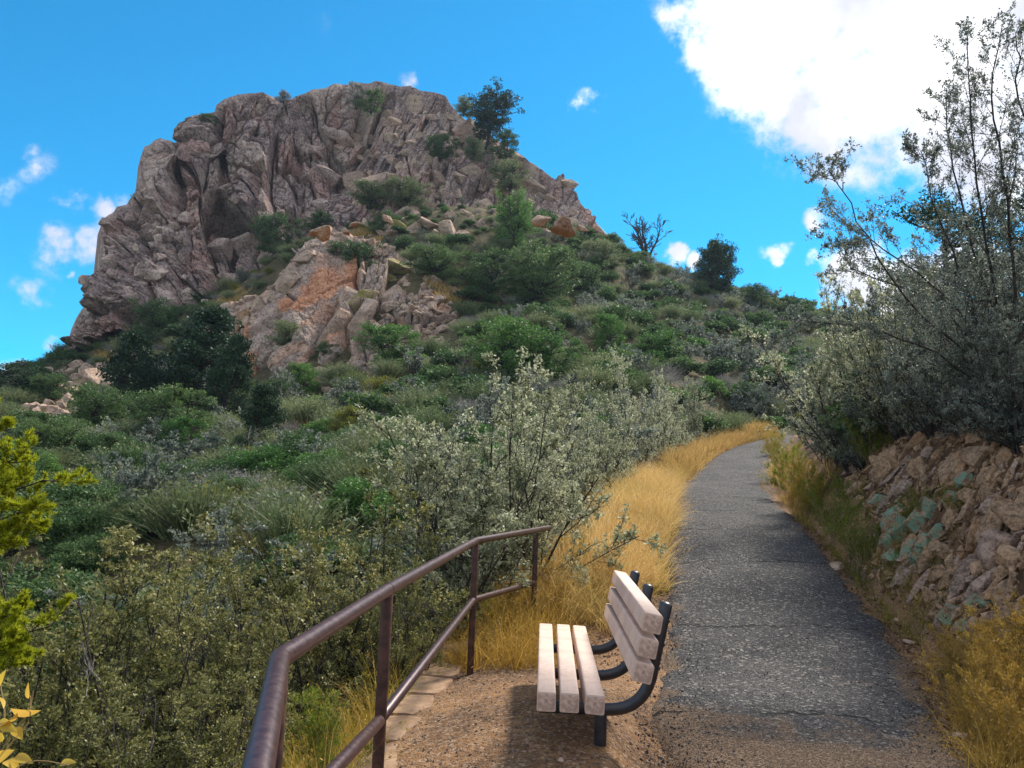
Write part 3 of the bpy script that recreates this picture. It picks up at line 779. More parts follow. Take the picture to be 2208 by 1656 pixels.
# ------------------------------------------------------------------ bench
bdir = P(1180, 1040, 1.0)-EYE; bdir[2] = 0; bdir /= np.linalg.norm(bdir)
bw = V3(bdir[1], -bdir[0], 0)
S0 = P(1177, 1493, 3.72)                      # near end of the first slat, middle of its top edge
ztop = S0[2]
bench_o = V3(*(S0+bdir*.9+bw*.2)[:2], 0)
bench = empty('park_bench', tuple(bench_o), math.atan2(-bdir[0], bdir[1]), 'park bench with pinkish beige square slats on black bent pipe frames', 'bench')
def B(w, u, z):            # bench space: w across (to the right), u along (away), z up
    return np.array([w, u-.9, z])
def slat_mesh(name, L, a, b):
    bm = bmesh.new()
    bmesh.ops.create_cube(bm, size=1)
    bmesh.ops.scale(bm, vec=(a, L, b), verts=bm.verts)
    bmesh.ops.bevel(bm, geom=[e for e in bm.edges if abs((e.verts[0].co-e.verts[1].co).y) > L*.5], offset=.011, segments=4, affect='EDGES', profile=.6)
    bmesh.ops.bevel(bm, geom=[e for e in bm.edges if abs((e.verts[0].co-e.verts[1].co).y) < 1e-4 and abs(abs(e.verts[0].co.y)-L/2) < 1e-4], offset=.005, segments=2, affect='EDGES')
    me = bpy.data.meshes.new(name); bm.to_mesh(me); bm.free()
    me.materials.append(M['slat'])
    co = np.zeros(len(me.vertices)*3, np.float32); me.vertices.foreach_get('co', co); co = co.reshape(-1, 3)
    set_attr(me, 'endgrain', (np.abs(co[:, 1]) > L/2-.003).astype(float))
    for p in me.polygons: p.use_smooth = abs(p.normal.y) < .9
    return me
LB = 1.83
sm = slat_mesh('slat', LB, .090, .088)
pitch = .1155
wslot = [-.2+i*pitch for i in range(3)]
zc = ztop-.044
for i, w in enumerate(wslot):
    o = link('slat', sm, bench, B(w, LB/2, zc+[0, 0, -.003][i]), (0, [0.0, .01, .035][i], [.004, -.003, .002][i]))
TI = R_(11)
b0 = V3(wslot[2]+.222, 0, zc+.152)
bu = V3(math.sin(TI), 0, math.cos(TI))
for i in range(3):
    c = b0+bu*.117*i
    link('slat', sm, bench, B(c[0], LB/2, c[2]), (0, TI+[.02, 0, -.01][i], [.003, .0, -.003][i]))
# bent pipe frames: a leg under the rear of the seat, an arm forward below the slats, a sweep up behind the back
fr = .030
zs_ = zc-.044-fr-.004
for u in (.22, .915, 1.61):
    e = wslot[0]-.03
    lw = wslot[2]+.045
    back_off = .045+fr+.004
    nb = V3(math.cos(TI), 0, -math.sin(TI))
    lowb = b0+nb*back_off-bu*.05; topb = b0+nb*back_off+bu*(.117*2+.075)
    corner = V3(lowb[0]-bu[0]*.16, 0, zs_)
    start = V3(wslot[2]-.05, 0, zs_)
    pts = [V3(e, 0, zs_), start] + [np.array(q) for q in bend(V3(corner[0]-.21, 0, zs_), corner, lowb+bu*.03, .19, 12)] + [lowb+bu*.12, topb]
    pts = [B(q[0], u, q[2]) for q in pts]
    f = link('frame', None, None) if False else None
    o = pipe('frame', pts, fr, M['frame'], None, 18, dome=True)
    o.parent = bench
    # bolts through the back slats
    for i in range(3):
        c = b0+bu*.117*i+nb*(back_off+fr*.9)
        bo = pipe('bolt', [B(c[0]-nb[0]*.006, u, c[2]-nb[2]*.006), B(c[0], u, c[2]), B(c[0]+nb[0]*.008, u, c[2]+nb[2]*.008)], .010, M['frame'], None, 8)
        bo.parent = bench
    # leg
    if u == .915: continue
    ls = B(lw, u, zs_); gnd = bench_o+bdir*(u-.9)+bw*lw
    g = gz(gnd[0], gnd[1])
    o = pipe('leg', [B(lw, u, g-.25), B(lw, u, (g+zs_)/2), B(lw, u, zs_+.005)], fr*1.04, M['frame'], None, 18)
    o.parent = bench

# ------------------------------------------------------------------ edging slabs under the railing
ed = empty('stone_edging', (q3[0], q3[1], 0), 0, 'row of tan concrete edging slabs laid in the dirt beside the handrail', 'edging')
quads = [  # photo corners of each slab top, clockwise from upper left
 [(945, 1392), (1003, 1376), (1000, 1400), (930, 1418)],
 [(925, 1425), (984, 1433), (968, 1460), (900, 1452)],
 [(896, 1455), (964, 1463), (934, 1497), (866, 1492)],
 [(858, 1495), (925, 1499), (912, 1540), (832, 1538)],
 [(830, 1541), (898, 1545), (880, 1598), (800, 1596)],
 [(800, 1601), (870, 1603), (850, 1662), (760, 1660)],
 [(760, 1666), (848, 1668), (820, 1740), (715, 1738)],
 [(712, 1745), (816, 1748), (780, 1850), (650, 1846)]]
for k_, q in enumerate(quads):
    bm = bmesh.new()
    rr_ = np.random.default_rng(k_)
    top = []
    zz = .022+.010*rr_.random()
    q = [q[0], (q[1][0]+16, q[1][1]), (q[2][0]+16, q[2][1]), q[3]]
    pts = [on_z(x, y, zz) for x, y in q]
    cen = sum(pts)/4
    ring = []
    for i in range(4):
        a, b = pts[i], pts[(i+1) % 4]
        for t in np.linspace(0, 1, 7)[:-1]:
            w_ = a+(b-a)*t
            w_ = w_+(cen-w_)*(rr_.random()*.035+(.05 if t == 0 else 0))
            ring.append(w_)
    tv = [bm.verts.new(v-np.array(ed.location)+V3(0, 0, rr_.normal()*.0015)) for v in ring]
    bv = [bm.verts.new(v-np.array(ed.location)-V3(0, 0, .07)) for v in ring]
    bm.faces.new(tv)
    m_ = len(tv)
    for i in range(m_): bm.faces.new([tv[i], bv[i], bv[(i+1) % m_], tv[(i+1) % m_]])
    bmesh.ops.recalc_face_normals(bm, faces=bm.faces)
    bmesh.ops.bevel(bm, geom=[e for e in bm.edges if e.verts[0] in tv and e.verts[1] in tv], offset=.006, segments=2, affect='EDGES')
    me = bpy.data.meshes.new('slab'); bm.to_mesh(me); bm.free(); me.materials.append(M['slab'])
    link('slab', me, ed)
# ------------------------------------------------------------------ plants
K = 6
def unit(v): return v/(np.linalg.norm(v, axis=-1, keepdims=True)+1e-9)
def walk(rg, start, dirn, L, wig, up, k=K):
    """N curved branches: start (N,3), dirn (N,3), length (N,)"""
    N = len(start); pts = [start]; d = unit(dirn); step = L/(k-1)
    for i in range(k-1):
        d = unit(d+rg.normal(0, wig, (N, 3))+np.array([0, 0, up]))
        pts.append(pts[-1]+d*step[:, None])
    return np.stack(pts, 1)
def children(rg, PP, RR, LL, n, lr, ang, wig, up, t0=.25, rr=.6, taper=.5):
    """n side branches on every branch"""
    N = len(PP); idx = np.repeat(np.arange(N), n)
    t = rg.uniform(t0, 1, len(idx))*(PP.shape[1]-1-1e-6); i = t.astype(int); f = (t-i)[:, None]
    s = PP[idx, i]*(1-f)+PP[idx, i+1]*f
    tan = unit(PP[idx, i+1]-PP[idx, i])
    rv = unit(np.cross(tan, rg.normal(size=tan.shape)))
    a = rg.normal(ang, ang*.25, len(idx))[:, None]
    d = tan*np.cos(a)+rv*np.sin(a)
    tt = t/(PP.shape[1]-1)
    L = LL[idx]*lr*(1-taper*tt)*rg.uniform(.6, 1.25, len(idx))
    r0 = RR[idx]*rr*(1-.5*tt)
    return walk(rg, s, d, L, wig, up), r0, L
def radii(R0, k=K, tip=.3):
    return R0[:, None]*np.linspace(1, tip, k)[None]
def leaves(rg, PP, n, size, aspect=.5, t0=.1, off=.3, fold=0, upb=.3, along=0.0):
    """n rhombic leaves on every twig"""
    N = len(PP); pw = rg.lognormal(0, .7, N); idx = rg.choice(N, N*n, p=pw/pw.sum())      # some twigs leafy, some nearly bare
    t = rg.uniform(t0, 1, len(idx))**.8*(PP.shape[1]-1-1e-6); i = t.astype(int); f = (t-i)[:, None]
    s = PP[idx, i]*(1-f)+PP[idx, i+1]*f
    tan = unit(PP[idx, i+1]-PP[idx, i])
    d = unit(rg.normal(size=s.shape)+tan*(.6+along)+np.array([0, 0, upb]))
    sz = size*(.45+1.25*rg.random(len(idx))**1.6)[:, None]
    s = s+rg.normal(size=s.shape)*off*sz
    w = unit(np.cross(d, rg.normal(size=s.shape)))*sz*aspect*.5
    a, b, c, e = s, s+d*sz*.5+w, s+d*sz, s+d*sz*.5-w
    V = np.stack([a, b, c, e], 1).reshape(-1, 3)
    q = np.arange(len(V)).reshape(-1, 4)
    return V, q
def blades(rg, base, d0, L, w, k=4, droop=.5, wig=.08):
    """ribbons (grass, strap leaves): base (N,3), d0 (N,3), L (N,)"""
    N = len(base); d = unit(d0); pts = [base]; step = (L/(k-1))[:, None]
    for i in range(k-1):
        d = unit(d+np.array([0, 0, -droop])*(i/(k-1))+rg.normal(0, wig, (N, 3)))
        pts.append(pts[-1]+d*step)
    C_ = np.stack(pts, 1)
    sd = unit(np.cross(unit(d0), rg.normal(size=(N, 3))))[:, None]
    ww = (w[:, None, None] if hasattr(w, '__len__') else w)*np.linspace(1, .12, k)[None, :, None]*.5
    V = np.stack([C_-sd*ww, C_+sd*ww], 2)
    i = np.arange(N*k*2).reshape(N, k, 2)
    q = np.stack([i[:, :-1, 0], i[:, :-1, 1], i[:, 1:, 1], i[:, 1:, 0]], -1).reshape(-1, 4)
    return V.reshape(-1, 3), q, C_
def cat(parts):
    V, Q, o = [], [], 0
    for v, q in parts:
        V.append(v); Q.append(q+o); o += len(v)
    return np.concatenate(V), np.concatenate(Q)
def two(name, wood, fol, mats):
    """one mesh with wood and foliage materials, for plants too small to show parts"""
    V, Q = cat([wood, fol])
    mi = np.r_[np.zeros(len(wood[1])), np.ones(len(fol[1]))]
    return mesh(name, V, Q, mats, mi)

def shrub(seed, H, spread, stems, n1, n2, n3, nl, leaf, aspect=.5, ang=.55, up=.05, wig=.12, lean0=.5, low=.12, thick=.022, sides=4, upb=.3, fl=(.5, .42, .45), twig_sides=3, along=0., jag=.6):
    """upright many-stemmed shrub: stems > branches > twigs > leaves; returns wood arrays and foliage arrays"""
    rg = np.random.default_rng(seed)
    a = rg.uniform(0, 2*math.pi, stems)
    ln = np.abs(rg.normal(0, lean0, stems))
    d = np.stack([np.cos(a)*np.sin(ln), np.sin(a)*np.sin(ln), np.cos(ln)], -1)
    st = np.stack([np.cos(a), np.sin(a), 0*a], -1)*rg.uniform(.02, .12, stems)[:, None]*H*spread*.6
    L = H*rg.uniform(jag, 1.05, stems)*(1-.15*ln)
    S = walk(rg, st, d, L, wig*.7, up); R0 = np.full(stems, thick)*rg.uniform(.7, 1.2, stems)
    parts = [tube_arrays(S, radii(R0), sides)]
    P1, R1, L1 = children(rg, S, R0, L, n1, fl[0], ang, wig, up, low)
    parts.append(tube_arrays(P1, radii(R1), 3))
    P2, R2, L2 = children(rg, P1, R1, L1, n2, fl[1], ang*1.1, wig, up*.7, .15)
    parts.append(tube_arrays(P2, radii(R2), 3))
    lv = [leaves(rg, P2, nl, leaf, aspect, upb=upb, along=along)]
    if n3:
        P3_, R3, L3 = children(rg, P2, R2, L2, n3, fl[2], ang*1.1, wig, up*.5, .15)
        if twig_sides: parts.append(tube_arrays(P3_[:, ::2], radii(R3)[:, ::2], 3))
        lv.append(leaves(rg, P3_, nl, leaf, aspect, upb=upb, along=along))
    tips = S[:, 3:]
    lv.append(leaves(rg, tips, nl*3, leaf, aspect, upb=upb, along=along))
    lv.append(leaves(rg, P1, nl*2, leaf, aspect, t0=.4, upb=upb, along=along))
    return cat(parts), cat(lv)

def clumps(seed, centers, rad, n, leaf, aspect=.6, squash=.6, upb=.5):
    """crown of leaf clumps round given centres (N,3), radii (N,)"""
    rg = np.random.default_rng(seed)
    idx = np.repeat(np.arange(len(centers)), n)
    v = unit(rg.normal(size=(len(idx), 3)))*rg.uniform(.35, 1, len(idx))[:, None]**.5
    v[:, 2] *= squash
    s = centers[idx]+v*rad[idx][:, None]
    d = unit(v+rg.normal(0, .7, v.shape)+np.array([0, 0, upb]))
    sz = leaf*rg.uniform(.5, 1.4, len(idx))[:, None]
    w = unit(np.cross(d, rg.normal(size=s.shape)))*sz*aspect*.5
    V = np.stack([s, s+d*sz*.5+w, s+d*sz, s+d*sz*.5-w], 1).reshape(-1, 3)
    return V, np.arange(len(V)).reshape(-1, 4)
def tree(seed, H, crown_w, crown_lo, shape, nb, clump, nleaf, leaf, trunk=.14, squash=.55, wander=.06, upl=.12, split=1):
    """tree: trunk, limbs to an irregular crown and leaf clumps; shape(t) gives the crown radius 0..1 at height t"""
    rg = np.random.default_rng(seed)
    T = walk(rg, np.zeros((split, 3)), np.stack([rg.normal(0, .12*split, split), rg.normal(0, .12*split, split), np.ones(split)], -1), np.full(split, H*.96), wander, .08, 9)
    TR = np.full((split, 1), trunk)*np.linspace(1, .15, 9)[None]
    parts = [tube_arrays(T, TR, 7)]
    hh = rg.uniform(crown_lo, .98, nb); ti = rg.integers(0, split, nb)
    f = hh*8; i = np.minimum(f.astype(int), 7); fr_ = (f-i)[:, None]
    s = T[ti, i]*(1-fr_)+T[ti, i+1]*fr_
    tl = (hh-crown_lo)/(1-crown_lo)
    a = rg.uniform(0, 2*math.pi, nb)
    Rr_ = np.array([shape(q) for q in tl])*crown_w*.5*rg.uniform(.55, 1.12, nb)
    d = np.stack([np.cos(a), np.sin(a), rg.normal(upl, .18, nb)], -1)
    BR = walk(rg, s, d, Rr_+.05, .13, .06, 6)
    parts.append(tube_arrays(BR, radii(np.clip(Rr_*.03, .01, trunk*.5), 6), 4))
    cs = np.concatenate([BR[:, 5], BR[:, 4], BR[:, 3]]); keep = rg.random(len(cs)) < np.r_[np.ones(nb), np.full(nb, .75), np.full(nb, .4)]
    cs = cs[keep]
    rd = clump*rg.uniform(.6, 1.3, len(cs))
    return cat(parts), clumps(seed+1, cs, rd, nleaf, leaf, squash=squash)

def thing2(name, wood, fol, mats, loc, rz, scale, label, cat_, group=None, parts=('stem', 'foliage'), meshes=None):
    e = empty(name, tuple(loc), rz, label, cat_, group); e.scale = (scale,)*3
    if meshes is None:
        meshes = (mesh(parts[0], wood[0], wood[1], [mats[0]], smooth=True), mesh(parts[1], fol[0], fol[1], [mats[1]]))
    for nm, me in zip(parts, meshes): link(nm, me, e)
    return e, meshes
# ------------------------------------------------------------------ where a sight line meets the ground
def hit(px, py, lo=1.5, hi=130, n=260):
    px = np.atleast_1d(np.asarray(px, float)); py = np.atleast_1d(np.asarray(py, float))
    t = np.geomspace(lo, hi, n)
    p = P(px[:, None], py[:, None], np.broadcast_to(t, (len(px), n)))
    below = p[..., 2] < ground(p[..., 0], p[..., 1])
    i = np.argmax(below, 1); ok = below.any(1); i = np.maximum(i, 1)
    r = np.arange(len(px)); q = p[r, i-1]*.5+p[r, i]*.5
    q[:, 2] = ground(q[:, 0], q[:, 1])
    return q, ok
def inpoly(x, y, poly):
    x = np.asarray(x, float); y = np.asarray(y, float); c = np.zeros(x.shape, bool)
    n = len(poly)
    for i in range(n):
        x0, y0 = poly[i]; x1, y1 = poly[(i+1) % n]
        m = ((y0 > y) != (y1 > y)) & (x < (x1-x0)*(y-y0)/((y1-y0) or 1e-9)+x0)
        c ^= m
    return c
# ------------------------------------------------------------------ rocks
def rock_mesh(seed, mat, npt=16, boxy=.6, bevel=.05, sub=1, rough=.03, sx=1, sy=1, sz=1, name='rock'):
    rg = np.random.default_rng(seed)
    bm = bmesh.new()
    v = rg.normal(size=(npt, 3)); v = v/(np.abs(v)**(2/boxy if boxy < 1 else 2)).sum(1, keepdims=True)**(boxy/2 if boxy < 1 else .5)
    m = np.abs(v).max(1, keepdims=True); v = v/m*.5*rg.uniform(.82, 1, (npt, 1)) if boxy < 1 else v*.5
    v = v*np.array([sx, sy, sz])
    vs = [bm.verts.new(p) for p in v]
    r = bmesh.ops.convex_hull(bm, input=vs)
    junk = [e for e in r['geom_interior']+r['geom_unused'] if isinstance(e, bmesh.types.BMVert)]
    if junk: bmesh.ops.delete(bm, geom=list(set(junk)), context='VERTS')
    bmesh.ops.dissolve_limit(bm, angle_limit=R_(14), verts=bm.verts, edges=bm.edges)
    if bevel:
        bmesh.ops.bevel(bm, geom=bm.edges[:], offset=bevel, segments=2 if sub else 1, affect='EDGES', profile=.6, clamp_overlap=True)
    bmesh.ops.triangulate(bm, faces=bm.faces)
    if sub:
        bmesh.ops.subdivide_edges(bm, edges=[e for e in bm.edges if e.calc_length() > .13], cuts=sub, use_grid_fill=True)
        bmesh.ops.triangulate(bm, faces=bm.faces)
    bm.normal_update()
    co = np.array([q.co for q in bm.verts]); no = np.array([q.normal for q in bm.verts])
    d = (fbm(co[:, 0]*3+seed, co[:, 1]*3, co[:, 2]*3, seed, 4)-.5)*2*rough*2
    st = (fbm(co[:, 0]*1.5+seed, co[:, 1]*1.5, co[:, 2]*9, seed+5, 2)-.5)*2*rough
    for q, n_, k_ in zip(bm.verts, no, d+st): q.co += Vector(n_*k_)
    me = bpy.data.meshes.new(name); bm.to_mesh(me); bm.free(); me.materials.append(mat)
    return me
def basis(N, spin, tilt=0):
    N = N/np.linalg.norm(N); a = np.cross(N, [0, 0, 1.]); a = a/(np.linalg.norm(a)+1e-9); b = np.cross(N, a)
    c, s = math.cos(spin), math.sin(spin)
    return Matrix(np.stack([a*c+b*s, -a*s+b*c, N], 1).tolist())

# boulders lying on and lodged in the rock faces, children of the face they belong to
def surf_pt(PP, X, Y, px, py):
    i = np.argmin((X-px)**2+(Y-py)**2); return PP.reshape(-1, 3)[:X.size] if False else i
def face_point(PP, X, Y, px, py):
    k_ = np.argmin((X-px)**2+(Y-py)**2); a, b = np.unravel_index(k_, X.shape)
    return PP[a, b].copy()
bv = [rock_mesh(300+i, M['purple_boulder'], 18, .8, .06, 1, .03) for i in range(4)]
bt = [rock_mesh(320+i, M['boulder'], 18, .8, .06, 1, .03) for i in range(5)]
bo = [rock_mesh(340+i, M['orange_rock'], 14, .7, .05, 1, .03) for i in range(2)]
bmoss = [rock_mesh(350+i, M['moss_boulder'], 14, .5, .05, 1, .025) for i in range(3)]
rgr = np.random.default_rng(77)
MW = [None]
def on_face(parent, PP, X, Y, px, py, w, h, meshes, tilt=0, sink=.25, name='boulder', depth=None):
    if depth is None: c = face_point(PP, X, Y, px, py)
    else: c = P(px, py, depth)
    d = (c-EYE)@_f
    W_, H_ = w*d/F, h*d/F
    c = c + unit(EYE-c)*(W_+H_)*.25*(1-2*sink)
    o = link(name, meshes[rgr.integers(len(meshes))], parent)
    base = Matrix((tuple(_r), tuple(-_f), tuple(_u))).transposed()
    Rm = base @ Matrix.Rotation(R_(tilt), 3, 'Y') @ Matrix.Rotation(rgr.choice([0, math.pi])+rgr.normal(0, .15), 3, 'X') @ Matrix.Rotation(rgr.normal(0, .25), 3, 'Z')
    MW[0] = Matrix.Translation(c) @ Rm.to_4x4() @ Matrix.Diagonal((W_*1.12, (W_+H_)*.5, H_*1.12, 1))
    o.matrix_world = MW[0]
    return o
# purple blocks along the foot and the ledges of the left cliff
def poly_scatter(n, poly, mind, smin, smax, rg, p_=1.6):
    xs = [q[0] for q in poly]; ys = [q[1] for q in poly]; out = []
    for _ in range(n*40):
        x, y = rg.uniform(min(xs), max(xs)), rg.uniform(min(ys), max(ys))
        if not inpoly(x, y, poly): continue
        s = smin+(smax-smin)*rg.random()**p_
        if all((x-a)**2+(y-b)**2 > (mind*(s+c))**2 for a, b, c in out):
            out.append((x, y, s))
            if len(out) >= n: break
    return out
for x, y, s in poly_scatter(85, [(270, 500), (330, 460), (420, 470), (560, 450), (640, 470), (640, 560), (560, 625), (440, 650), (330, 690), (240, 720), (215, 690), (260, 600)], .42, 14, 62, rgr):
    on_face(butte, BP, BX, BY, x, y, s*rgr.uniform(.8, 1.5), s*rgr.uniform(.6, 1.1), bv, rgr.normal(0, 18), .60, 'rock')
for x, y, s in poly_scatter(60, [(640, 330), (760, 240), (900, 200), (960, 230), (1060, 330), (1000, 400), (860, 420), (760, 440), (660, 440)], .45, 20, 80, rgr):
    on_face(butte, BP, BX, BY, x, y, s*rgr.uniform(.9, 1.4), s*rgr.uniform(.6, 1.0), bt if x > 760 else bv, 10+rgr.normal(0, 22), .68, 'rock')
for x, y, s in poly_scatter(70, [(860, 400), (980, 370), (1090, 420), (1200, 470), (1190, 500), (1080, 510), (960, 520), (860, 500), (780, 480)], .42, 14, 58, rgr):
    on_face(butte, BP, BX, BY, x, y, s*rgr.uniform(.8, 1.4), s*rgr.uniform(.6, 1.1), bt, 35+rgr.normal(0, 25), .30, 'rock')
for x, y, s in poly_scatter(40, [(1110, 350), (1200, 400), (1300, 505), (1240, 510), (1160, 450), (1100, 400)], .5, 24, 70, rgr):
    on_face(butte, BP, BX, BY, x, y, s*1.4, s*.75, bt, 42+rgr.normal(0, 10), .72, 'rock')
# the outcrop's own rubble
for x, y, s in poly_scatter(130, [(880, 560), (960, 610), (1000, 650), (1004, 720), (930, 760), (830, 760), (800, 700), (840, 640), (830, 560)], .40, 10, 46, rgr):
    on_face(outc, OP, OX, OY, x, y, s*rgr.uniform(.8, 1.5), s*rgr.uniform(.6, 1.1), bt, rgr.normal(0, 30), .25, 'rock')
for x, y, s in poly_scatter(60, [(430, 690), (480, 650), (540, 630), (560, 660), (530, 740), (500, 800), (450, 760)], .40, 12, 48, rgr):
    on_face(outc, OP, OX, OY, x, y, s*rgr.uniform(.8, 1.4), s*rgr.uniform(.7, 1.2), bt, rgr.normal(0, 20), .3, 'rock')
for x, y, s in poly_scatter(45, [(560, 625), (620, 560), (690, 505), (800, 505), (850, 540), (800, 560), (720, 540), (650, 580), (590, 650)], .40, 10, 44, rgr):
    on_face(outc, OP, OX, OY, x, y, s*rgr.uniform(.9, 1.6), s*rgr.uniform(.6, 1), bt, rgr.normal(-10, 25), .3, 'rock')
for x, y, w, h, t in ((525, 690, 30, 50, 6), (520, 745, 30, 44, 10)):
    on_face(outc, OP, OX, OY, x, y, w, h, bo, t, .70, 'rock')
for x, y, w, h, t in ((775, 700, 52, 120, 14), (730, 720, 40, 110, 20), (752, 790, 50, 80, 8), (770, 650, 90, 60, 42)):
    on_face(outc, OP, OX, OY, x, y, w, h, bt, t, .78, 'rock')
# two mossy blocks that balance on the outcrop
d_ = 70.5
for px_, py_, w, h, lab in ((868, 574, 66, 36, 'flat topped tan boulder with yellow green moss on its side, balanced on a larger block'),
                            (845, 606, 84, 46, 'larger mossy green block underneath the balanced tan boulder')):
    o = on_face(None, OP, OX, OY, px_, py_, w, h, bmoss, 2, .5, 'mossy_boulder', depth=d_); tag(o, lab, 'boulder')
o = on_face(None, OP, OX, OY, 780, 680, 50, 110, [bmoss[2]], 14, .5, 'mossy_boulder', depth=66); tag(o, 'upright leaning rock slab with a yellow mossy crown in the middle of the outcrop', 'boulder')
o = on_face(None, OP, OX, OY, 865, 492, 62, 30, [bmoss[0]], 2, .5, 'lichen_boulder', depth=80); tag(o, 'brown lichen covered boulder resting above the grassy ledge right of the round dark shrub', 'boulder')

# pale tan outcrop at the far left foot of the butte
pale = empty('pale_outcrop', tuple(hit([130], [870])[0][0]), 0, 'low pale tan rock outcrop at the far left below the cliff', 'rock outcrop')
for x, y, s in poly_scatter(75, [(20, 880), (60, 850), (120, 800), (160, 790), (230, 790), (240, 830), (190, 870), (130, 920), (60, 910)], .36, 20, 70, rgr):
    p, ok = hit([x], [y]); d = float((p[0]-EYE)@_f)
    o = on_face(pale, None, None, None, x, y, s*1.3, s*.9, bt, 35+rgr.normal(0, 20), .5, 'rock', depth=d)
    o.matrix_world = Matrix.Translation(-Vector(pale.location)) @ MW[0]
for x, y, s in poly_scatter(75, [(860, 400), (980, 370), (1090, 400), (1200, 470), (1190, 500), (1080, 500), (960, 510), (860, 500), (760, 480), (660, 500), (650, 480)], .40, 14, 52, rgr):
    p, ok = hit([x], [y])
    if ok[0]: on_face(butte, None, None, None, x, y, s*rgr.uniform(1, 1.5), s*rgr.uniform(.6, 1.0), bt, 25+rgr.normal(0, 25), .55, 'rock', depth=float((p[0]-EYE)@_f))
# loose rocks lying among the brush of the hillside, each on its own
bl = [rock_mesh(360+i, M['boulder'], 16, .7, .06, 0, .03) for i in range(4)]
for lab, grp, poly, n, s0, s1 in (
    ('tan boulder in dry grass on the ledge above the outcrop', 'boulders on the grassy ledge', [(640, 500), (850, 470), (900, 500), (820, 515), (700, 512)], 14, 14, 40),
    ('brown rock in brush on the right shoulder', 'rocks on the right shoulder', [(1150, 470), (1260, 485), (1250, 520), (1160, 510)], 10, 16, 44),
    ('grey rock lying under the dark pine trees', 'rocks under the pines', [(490, 850), (560, 860), (550, 910), (500, 900)], 10, 12, 34),
    ('rust brown rock in the scree under the outcrop', 'scree rocks under the outcrop', [(690, 790), (800, 800), (790, 870), (710, 850)], 24, 12, 34)):
    _row = []
    for x, y, s in poly_scatter(n, poly, .42, s0, s1, rgr):
        p, ok = hit([x], [y]); d = float((p[0]-EYE)@_f)
        o = on_face(None, None, None, None, x, y, s*1.3, s*.8, bl, rgr.normal(0, 20), .5, 'rock', depth=d); o['label'] = lab; o['category'] = 'rock'; o['group'] = grp; _row.append((x, o))
    ORD = 'leftmost,second,third,fourth,fifth,sixth,seventh,eighth,ninth,tenth,eleventh,twelfth,thirteenth,fourteenth,fifteenth,sixteenth,seventeenth,eighteenth,nineteenth,twentieth,twenty first,twenty second,twenty third,twenty fourth,twenty fifth'.split(',')
    _row.sort(key=lambda q: q[0])
    for i_, (x_, o_) in enumerate(_row): o_['label'] = ('leftmost ' if i_ == 0 else 'rightmost ' if i_ == len(_row)-1 else ORD[i_]+' from the left, ')+lab

# ------------------------------------------------------------------ the cut bank right of the trail
bank = empty('rocky_bank', (4.4, 7.0, gz(4.4, 7)), 0, 'steep cut bank of angular brown stones beside the right edge of the trail', 'bank')
bank_inv = Matrix.Translation(-Vector(bank.location))
kb = [rock_mesh(400+i, M['bank_rock'], 13, .6, .035, 1, .02) for i in range(7)]
kg = [rock_mesh(420+i, M['bank_grey'], 13, .6, .035, 1, .02) for i in range(4)]
kl = [rock_mesh(430+i, M['bank_lichen'], 14, .5, .035, 1, .02) for i in range(4)]
def bank_rock(px, py, w, h, meshes, tilt, thick=.6, sink=.3, name='rock'):
    p, ok = hit([px], [py], 2, 30, 300)
    if not ok[0]: return
    p = p[0]; d = float((p-EYE)@_f)
    if d > 14: return
    W_, H_ = w*d/F, h*d/F; T_ = max(.03, min(W_, H_)*thick+.04)
    e = .05
    nx = gz(p[0]-e, p[1])-gz(p[0]+e, p[1]); ny = gz(p[0], p[1]-e)-gz(p[0], p[1]+e)
    N = unit(np.array([nx, ny, 2*e])); N = unit(N*.6+unit(EYE-p)*.5)
    p = p + N*T_*(.5-sink)
    # long side follows the tilt seen in the picture, face lies on the bank
    t_ = _r*math.cos(R_(tilt))+_u*math.sin(R_(tilt)); a = unit(t_-N*(t_@N)); b = np.cross(N, a)
    Rm = Matrix(np.stack([a, b, N], 1).tolist()) @ Matrix.Rotation(rgr.normal(0, .2), 3, 'X') @ Matrix.Rotation(rgr.normal(0, .2), 3, 'Y')
    Rm = Rm @ Matrix.Rotation(rgr.choice([0., math.pi]), 3, 'Z')
    o = link(name, meshes[rgr.integers(len(meshes))], bank)
    o.matrix_world = bank_inv @ Matrix.Translation(p) @ Rm.to_4x4() @ Matrix.Diagonal((W_*1.15, H_*1.15, T_, 1))
    return o
